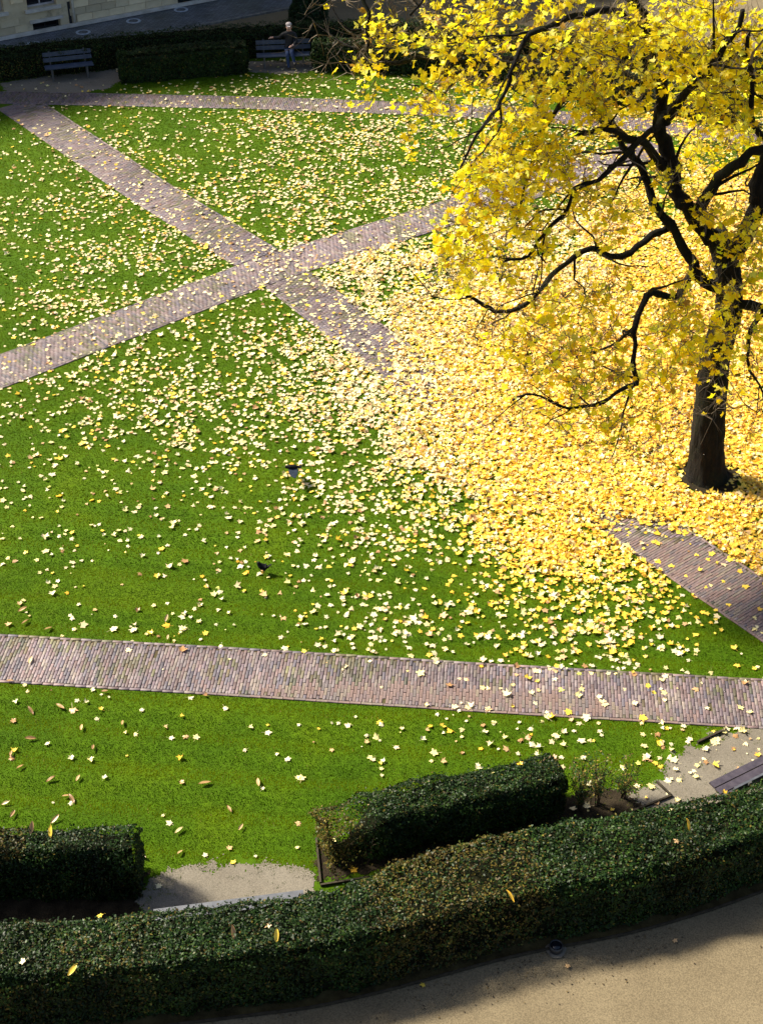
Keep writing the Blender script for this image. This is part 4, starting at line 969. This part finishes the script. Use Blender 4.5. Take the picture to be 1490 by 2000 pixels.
# the 300 that show largest become single leaves
inf = inframe(pos, -2); dcam = np.linalg.norm(pos-np.array([0, 0, CH]), axis=1)
ind = np.zeros(n, bool); ind[np.argsort(np.where(inf, dcam, 1e9))[:300]] = True
fv = variants('fallen_leaf', FALL_C, M['leaf_ground'], HI)
dC, _s, sideC = dist_pl(PATHS['C'][0], x, y); bay = in_bay(x, y)
for i in np.where(ind)[0]:
    o = bpy.data.objects.new('fallen_leaf', fv[ci[i]][wh[i]]); COL.objects.link(o)
    o.matrix_world = Matrix.Translation(Vector(pos[i])) @ Matrix([list(r_) for r_ in R[i]]).to_4x4() @ Matrix.Scale(sc_[i], 4)
    cw = ('cream', 'pale yellow', 'pale buff', 'golden', 'orange-yellow', 'tan', 'brown', 'greenish')[ci[i]]
    pw = 'at the left' if px_[i] < 400 else 'left of centre' if px_[i] < 745 else 'right of centre' if px_[i] < 1120 else 'at the right'
    if bay[i] and px_[i] > 800: lb, gr = f'{cw} maple leaf on the gravel of the right bench bay', 'fallen leaves on the right gravel bay'
    elif bay[i]: lb, gr = f'{cw} maple leaf on the gravel of the left bench bay', 'fallen leaves on the left gravel bay'
    elif dC[i] < PATHS['C'][1]: lb, gr = f'{cw} maple leaf lying on the near brick path, {pw}', 'fallen leaves on the near brick path'
    elif sideC[i] < 0: lb, gr = f'{cw} maple leaf on the lawn strip between path and hedges, {pw}', 'fallen leaves on the near lawn strip'
    else: lb, gr = f'{cw} maple leaf on the lawn edge beyond the near path, {pw}', 'fallen leaves just beyond the near path'
    tag(o, lb, 'leaf', gr)
far_ = (dcam > 27.0) & ~ind; nr = ~far_ & ~ind
cc = np.clip(FALL_C[ci]*rng.uniform(.8, 1.12, (n, 1)), 0, .92)
me1 = leaf_mesh('leaf_litter', LO, pos[far_], R[far_], sc_[far_], cc[far_], M['leaf_ground'], wh[far_])
tag(link('leaf_litter', me1), 'carpet of pale and golden fallen maple leaves across the far lawns', 'leaves', kind='stuff')
me2 = leaf_mesh('leaf_litter', HI, pos[nr], R[nr], sc_[nr], cc[nr], M['leaf_ground'], wh[nr])
tag(link('leaf_litter', me2), 'scattered pale and golden fallen maple leaves on the middle lawn', 'leaves', kind='stuff')

# narrow brown leaves on the left of the near lawn
b = MB(); LL = []
for k in range(9): u = k/8; w_ = .17*math.sin(math.pi*min(1, u*.96+.03))**.8; LL.append((u-.5, w_, .10*math.sin(u*3)*u))
b.add([(u, w_, z_+.06) for u, w_, z_ in LL]+[(u, 0, z_) for u, w_, z_ in LL]+[(u, -w_, z_+.06) for u, w_, z_ in LL], [(i, 9+i, 10+i, i+1) for i in range(8)]+[(9+i, 18+i, 19+i, 10+i) for i in range(8)])
nl = []
for c in [(.42, .25, .10), (.55, .36, .17), (.62, .50, .26), (.30, .17, .07)]:
    me = b.mesh('narrow_leaf', M['leaf_ground']); a_ = me.attributes.new('Col', 'FLOAT_COLOR', 'POINT'); a_.data.foreach_set('color', np.tile(np.array((*c, 1), np.float32), len(me.vertices))); nl.append(me)
for px, py in [(60, 1388), (118, 1380), (40, 1498), (100, 1522), (153, 1520), (60, 1442), (205, 1350), (25, 1590), (140, 1560), (12, 1568), (108, 1600), (278, 1672), (352, 1665), (400, 1530), (470, 1616), (505, 1528), (95, 1228), (50, 1215), (325, 1208), (45, 1190), (20, 1330), (350, 1622), (448, 1580), (130, 1555), (210, 968), (405, 1145), (60, 1290), (182, 1460), (240, 1412), (22, 1472), (160, 1421), (328, 1245)]:
    x, y = G(px, py, .04); o = bpy.data.objects.new('narrow_leaf', random.choice(nl)); COL.objects.link(o)
    o.location = (x, y, .045); o.rotation_euler = (random.uniform(-.4, .4), random.uniform(-.3, .3), random.uniform(0, 6.28)); s_ = random.uniform(.13, .22); o.scale = (s_, s_, s_)
    wl_ = 'on the near path' if 1255 < py < 1345 else 'beyond the near path' if py <= 1255 else 'below the near path' if py < 1425 else 'midway down the lawn strip' if py < 1530 else 'low on the lawn strip'
    cl_ = ('brown', 'light brown', 'straw-coloured', 'dark brown')[nl.index(o.data)]; sd2 = 'at the left edge' if px < 75 else 'near the left edge' if px < 180 else 'left of centre'
    tag(o, f'narrow curled {cl_} leaf {wl_}, {sd2}', 'leaf', 'narrow brown leaves on the left lawn')
# leaves caught on the hedge tops
for px, py, zt, nm2, c, lb in [(1342, 1613, 1.13, 0, 4, 'orange leaf standing upright on top of the long hedge at the right'), (1320, 1643, 1.12, 1, 5, 'small pinkish leaf sunk in the long hedge top below the upright orange leaf'), (1413, 1550, 1.13, 1, 4, 'orange leaf on the long hedge near the dark bench'),
      (540, 1828, 1.13, 0, 3, 'bright yellow leaf standing on the long hedge left of its brown patch'), (524, 1808, 1.12, 1, 5, 'small pinkish leaf on the long hedge beside the yellow one'), (455, 1822, 1.12, 0, 6, 'long brown leaf lying on the long hedge'), (143, 1895, 1.10, 0, 3, 'yellow leaf at the front edge of the long hedge, far left'),
      (45, 1880, 1.12, 1, 0, 'small cream leaf on the long hedge at the left edge'), (195, 1789, 1.12, 1, 3, 'yellow leaf on the rear edge of the long hedge below the hedge block'), (995, 1752, 1.12, 0, 4, 'orange leaf in the brown patch of the long hedge'), (100, 1625, 1.13, 0, 3, 'yellow leaf on top of the left hedge block'), (62, 1618, 1.12, 0, 6, 'brown leaf on top of the left hedge block'),
      (1015, 1495, .9, 1, 4, 'orange maple leaf on top of the low hedge'), (765, 1545, .9, 1, 0, 'cream maple leaf on the rear edge of the low hedge')]:
    x, y = G(px, py, zt); me = fv[c][random.randrange(6)] if nm2 else np_mesh('hedge_leaf', np.array([v.co[:] for v in nl[0].vertices]), np.array([p.vertices[:] for p in nl[0].polygons]), M['leaf_ground'], np.tile(FALL_C[c], (len(nl[0].vertices), 1)))
    o = bpy.data.objects.new('stray_leaf', me); COL.objects.link(o); s_ = .10 if nm2 else .20
    o.location = (x, y, zt+.02); o.rotation_euler = (random.uniform(-.5, .5), random.uniform(-.9, -.3) if not nm2 else .2, random.uniform(.8, 2.2)); o.scale = (s_,)*3
    tag(o, lb, 'leaf')
for px, py, lb in [(1108, 1887, 'small orange leaf on the sand path just right of the spotlight'), (1318, 1837, 'small yellow leaf on the sand path well right of the spotlight'), (825, 1923, 'small orange leaf at the foot of the long hedge, left of the spotlight'), (948, 1690, 'golden maple leaf in the dark gap between the two near hedges, right'), (825, 1677, 'golden maple leaf in the dark gap between the two near hedges, middle'), (690, 1700, 'brownish leaf in the soil bed near its left end'), (877, 1688, 'golden maple leaf lying in the soil bed gap between two others')]:
    x, y = G(px, py); o = bpy.data.objects.new('stray_leaf', fv[random.choice((3, 4, 5))][random.randrange(6)]); COL.objects.link(o); o.location = (x, y, .0 if py > 1800 else .035); s_ = .08 if py > 1800 else .13; o.scale = (s_,)*3; o.rotation_euler = (.15, .1, random.uniform(0, 6)); tag(o, lb, 'leaf')

# ------------------------------------------------------------------ skinned figures
def skin_mesh(name, verts, edges, radii, root, mat, sub=2):
    me = bpy.data.meshes.new(name+'_cage'); me.from_pydata(verts, edges, []); ob = bpy.data.objects.new(name+'_cage', me); COL.objects.link(ob)
    sk = ob.modifiers.new('skin', 'SKIN'); sk.use_smooth_shade = True; sk.branch_smoothing = .3
    for i, r_ in enumerate(radii): me.skin_vertices[0].data[i].radius = r_ if isinstance(r_, tuple) else (r_, r_); me.skin_vertices[0].data[i].use_root = (i == root)
    sb_ = ob.modifiers.new('sub', 'SUBSURF'); sb_.levels = sub; sb_.render_levels = sub
    dg = bpy.context.evaluated_depsgraph_get(); out = bpy.data.meshes.new_from_object(ob.evaluated_get(dg)); out.name = name
    bpy.data.objects.remove(ob); bpy.data.meshes.remove(me)
    out.materials.clear(); out.materials.append(mat); return out

# seated person on the far bench
sx, sy = G(566, 132)
per = empty('person', (sx, sy+.34, 0)); per.rotation_euler = (0, 0, .05)
tag(per, 'person in black jacket, blue jeans and pale cap sitting on the far bench', 'person')
Vv = [(0, 0, .52), (0, .05, .72), (0, .09, .92), (0, .10, 1.06), (0, .09, 1.14), (0, .05, 1.22), (0, .045, 1.31),     # pelvis..head 0-6
      (-.19, .08, 1.03), (-.37, .14, .87), (-.58, .15, .89),                                                           # his right arm along the backrest 7-9
      (.19, .07, 1.03), (.25, -.06, .80), (.10, -.24, .72),                                                            # left arm bent to the lap 10-12
      (-.10, -.03, .50), (-.08, -.46, .53), (-.05, -.50, .12), (-.05, -.60, .05),                                      # leg 13-16
      (.10, -.03, .51), (.06, -.44, .60), (.16, -.60, .26), (.18, -.71, .21)]                                          # crossed leg 17-20
Ee = [(0, 1), (1, 2), (2, 3), (3, 4), (4, 5), (5, 6), (3, 7), (7, 8), (8, 9), (3, 10), (10, 11), (11, 12), (0, 13), (13, 14), (14, 15), (15, 16), (0, 17), (17, 18), (18, 19), (19, 20)]
Rr = [(.16, .13), (.16, .12), (.18, .125), (.15, .10), .055, .09, .085, .075, .058, .042, .075, .058, .042, .095, .072, .052, .045, .095, .072, .052, .045]
bm_ = skin_mesh('body', Vv, Ee, Rr, 0, M['jacket'])
for mm in ('jeans', 'skin', 'shoe'): bm_.materials.append(M[mm])
for p_ in bm_.polygons:
    c = p_.center
    if c.z > 1.13: p_.material_index = 2
    elif c.z < .60 and (c.y < -.02 or c.z < .5) or (c.y < -.3 and c.z < .68 and c.x < .14):
        p_.material_index = 3 if ((c.z < .10) or (c.y < -.62 and c.z < .30)) else 1
    elif c.x < -.55 or (c.y < -.22 and c.z > .66): p_.material_index = 2
link('body', bm_, per)
def hand(loc, dirv, nm='hand'):
    d = Vector(dirv).normalized(); s_ = d.cross(Vector((0, 0, 1))).normalized(); u_ = s_.cross(d); L = Vector(loc); b = MB()
    b.tube([L, L+d*.04, L+d*.085], [.026, .036, .032], 7)
    for k, ln in enumerate((.060, .072, .068, .052)):
        q = L+d*.08+s_*(-.027+.018*k); b.tube([q, q+d*ln*.5-u_*.006, q+d*ln-u_*.022], [.0095, .0088, .0065], 5)
    q = L+d*.02+s_*.03; b.tube([q, q+s_*.028+d*.02, q+s_*.035+d*.055-u_*.01], [.011, .010, .007], 5)
    b.build(nm, M['skin'], per, True)
hand((-.58, .15, .89), (-1, .1, -.25)); hand((.10, -.24, .72), (-.8, -.5, -.1))
hd = MB()
hd.lathe((0, .045, 1.335), [(.098, -.005), (.104, .03), (.095, .065), (.06, .09), (.0, .10)], 16); hd.build('cap', M['cap'], per, True)
vz = MB(); vz.add([(-.075, -.03, 1.34), (.075, -.03, 1.34), (.055, -.12, 1.325), (0, -.14, 1.32), (-.055, -.12, 1.325), (-.075, -.03, 1.352), (.075, -.03, 1.352), (.055, -.12, 1.335), (0, -.14, 1.33), (-.055, -.12, 1.335)], [(0, 1, 2, 3, 4), (9, 8, 7, 6, 5), (0, 5, 6, 1), (1, 6, 7, 2), (2, 7, 8, 3), (3, 8, 9, 4), (4, 9, 5, 0)]); vz.build('cap_visor', M['cap'], per)
fc = MB()
for s_ in (-1, 1): fc.tube([(s_*.032, -.036, 1.285), (s_*.032, -.045, 1.285)], [.011, .006], 6)
fc.tube([(-.025, -.04, 1.215), (0, -.046, 1.213), (.025, -.04, 1.215)], [.004, .006, .004], 5); fc.build('face_features', M['hair'], per)
ns_ = MB(); ns_.tube([(0, -.035, 1.285), (0, -.058, 1.255), (0, -.04, 1.245)], [.008, .014, .010], 6)
for s_ in (-1, 1): ns_.tube([(s_*.088, .05, 1.29), (s_*.098, .055, 1.265), (s_*.088, .05, 1.24)], [.008, .014, .008], 5)
ns_.build('nose_and_ears', M['skin'], per, True)
hr = MB(); hr.lathe((0, .075, 1.24), [(.05, 0), (.085, .03), (.088, .09), (.07, .10)], 14); hr.build('hair', M['hair'], per, True)

# blackbird on the lawn, looking left with its tail up
bx, by = G(514, 1120); bird = empty('blackbird', (bx, by, .035)); bird.scale = (1.25, 1.25, 1.35); tag(bird, 'black bird standing on the open lawn', 'bird')
Vv = [(-.005, 0, .095), (-.045, 0, .130), (-.060, 0, .165), (-.070, 0, .192), (.040, 0, .082), (.072, 0, .092), (.110, 0, .122), (.145, 0, .150)]
Ee = [(0, 1), (1, 2), (2, 3), (0, 4), (4, 5), (5, 6), (6, 7)]
link('body', skin_mesh('body', Vv, Ee, [(.050, .048), (.045, .044), .029, .027, (.040, .036), (.022, .020), (.020, .010), (.024, .006)], 0, M['plume']), bird)
MB().tube([(-.090, 0, .193), (-.106, 0, .192), (-.123, 0, .187)], [.009, .006, .002], 6).build('beak', M['beak'], bird, True)
for s_ in (-1, 1):
    w = MB(); w.add([(-.045, s_*.044, .115), (0, s_*.053, .115), (.05, s_*.046, .108), (.105, s_*.022, .100), (.05, s_*.045, .078), (0, s_*.052, .070), (-.04, s_*.044, .085)], [tuple(range(7))]); w.add([(-.045, s_*.034, .115), (.05, s_*.034, .108), (.105, s_*.012, .100), (0, s_*.04, .07)], [(0, 1, 2, 3)]); w.build('wing', M['plume'], bird)
    MB().tube([(.005, s_*.02, .06), (.012, s_*.021, .025), (.004, s_*.021, 0)], [.006, .0035, .003], 5).build('leg', M['beak'], bird)
    f_ = MB()
    for a_ in (-.5, 0, .5, 3.14): f_.tube([(.004, s_*.021, .002), (.004-.028*math.cos(a_), s_*.021+.028*math.sin(a_), .001)], [.003, .0015], 4)
    f_.build('foot', M['beak'], bird)

# grey-blue bird flying low over the lawn
c = P(571, 912, 24.2); fly = empty('flying_bird', tuple(c)); fly.rotation_euler = (0, 0, .12); tag(fly, 'dark slate-blue bird flying low over the lawn with wings spread', 'bird')
Vv = [(0, 0, 0), (-.07, 0, .005), (-.12, 0, .015), (-.155, 0, .02), (.08, 0, -.005), (.14, 0, -.012), (.20, 0, -.02)]
link('body', skin_mesh('body', Vv, [(0, 1), (1, 2), (2, 3), (0, 4), (4, 5), (5, 6)], [(.060, .055), (.054, .050), .036, .035, (.046, .040), (.036, .018), (.050, .008)], 0, M['plume']), fly)
MB().tube([(-.178, 0, .018), (-.20, 0, .014), (-.215, 0, .008)], [.010, .007, .002], 6).build('beak', M['metal'], fly, True)
for s_, lift in ((-1, -.35), (1, -.62)):
    w = MB(); top = []; 
    lead = [(-.055, .03), (-.075, .12), (-.07, .20), (-.03, .28), (.03, .33)]; trail = [(.055, .31), (.06, .26), (.085, .235), (.08, .19), (.10, .165), (.09, .12), (.10, .08), (.07, .03)]
    pts_ = lead+trail
    def zz(v): return lift*v+.25*v*v*(1 if lift > 0 else -.6)
    w.add([(x_, s_*v, zz(v)+.006) for x_, v in pts_], [tuple(range(len(pts_)))]); w.add([(x_, s_*v, zz(v)-.003) for x_, v in pts_], [tuple(reversed(range(len(pts_))))])
    nn_ = len(pts_); w.f += [(i, (i+1) % nn_, nn_+(i+1) % nn_, nn_+i) for i in range(nn_)]
    wg = w.build('wing', M['plume2'], fly); wg.scale = (1.15, .80, .80)

# dark bits of leaf and twig on the sand along the hedge
n = 1500; sd_ = rng.uniform(0, 1, n); pl_ = polyline(near_front); q, d = at(pl_, pl_[1][-1]*(.2+.62*sd_)); off_ = -.1-np.abs(rng.normal(0, .38, n))
c = q+np.stack([-d[:, 1], d[:, 0]], 1)*off_[:, None]; k = vnoise(c[:, 0], c[:, 1], .5, 95) > .42; c = c[k]; n = len(c)
a = rng.uniform(0, 6.28, n); l_ = rng.uniform(.006, .022, n); w_ = l_*rng.uniform(.25, .8, n); ca, sa = np.cos(a), np.sin(a)
zb = rng.uniform(.0, .006, n)-.024
Vv = np.stack([np.stack([c[:, 0]+ca*l_, c[:, 1]+sa*l_, zb+.004], 1), np.stack([c[:, 0]-sa*w_, c[:, 1]+ca*w_, zb], 1), np.stack([c[:, 0]-ca*l_, c[:, 1]-sa*l_, zb+.004], 1), np.stack([c[:, 0]+sa*w_, c[:, 1]-ca*w_, zb], 1)], 1).reshape(-1, 3)
cc = np.array([(.03, .02, .012), (.06, .04, .02), (.12, .08, .03)])[rng.integers(0, 3, n)]
tag(link('leaf_debris', np_mesh('leaf_debris', Vv, np.arange(4*n).reshape(-1, 4), M['leaf_ground'], np.repeat(cc, 4, 0))), 'dark bits of leaf and twig strewn over the sand along the hedge', 'debris', kind='stuff')
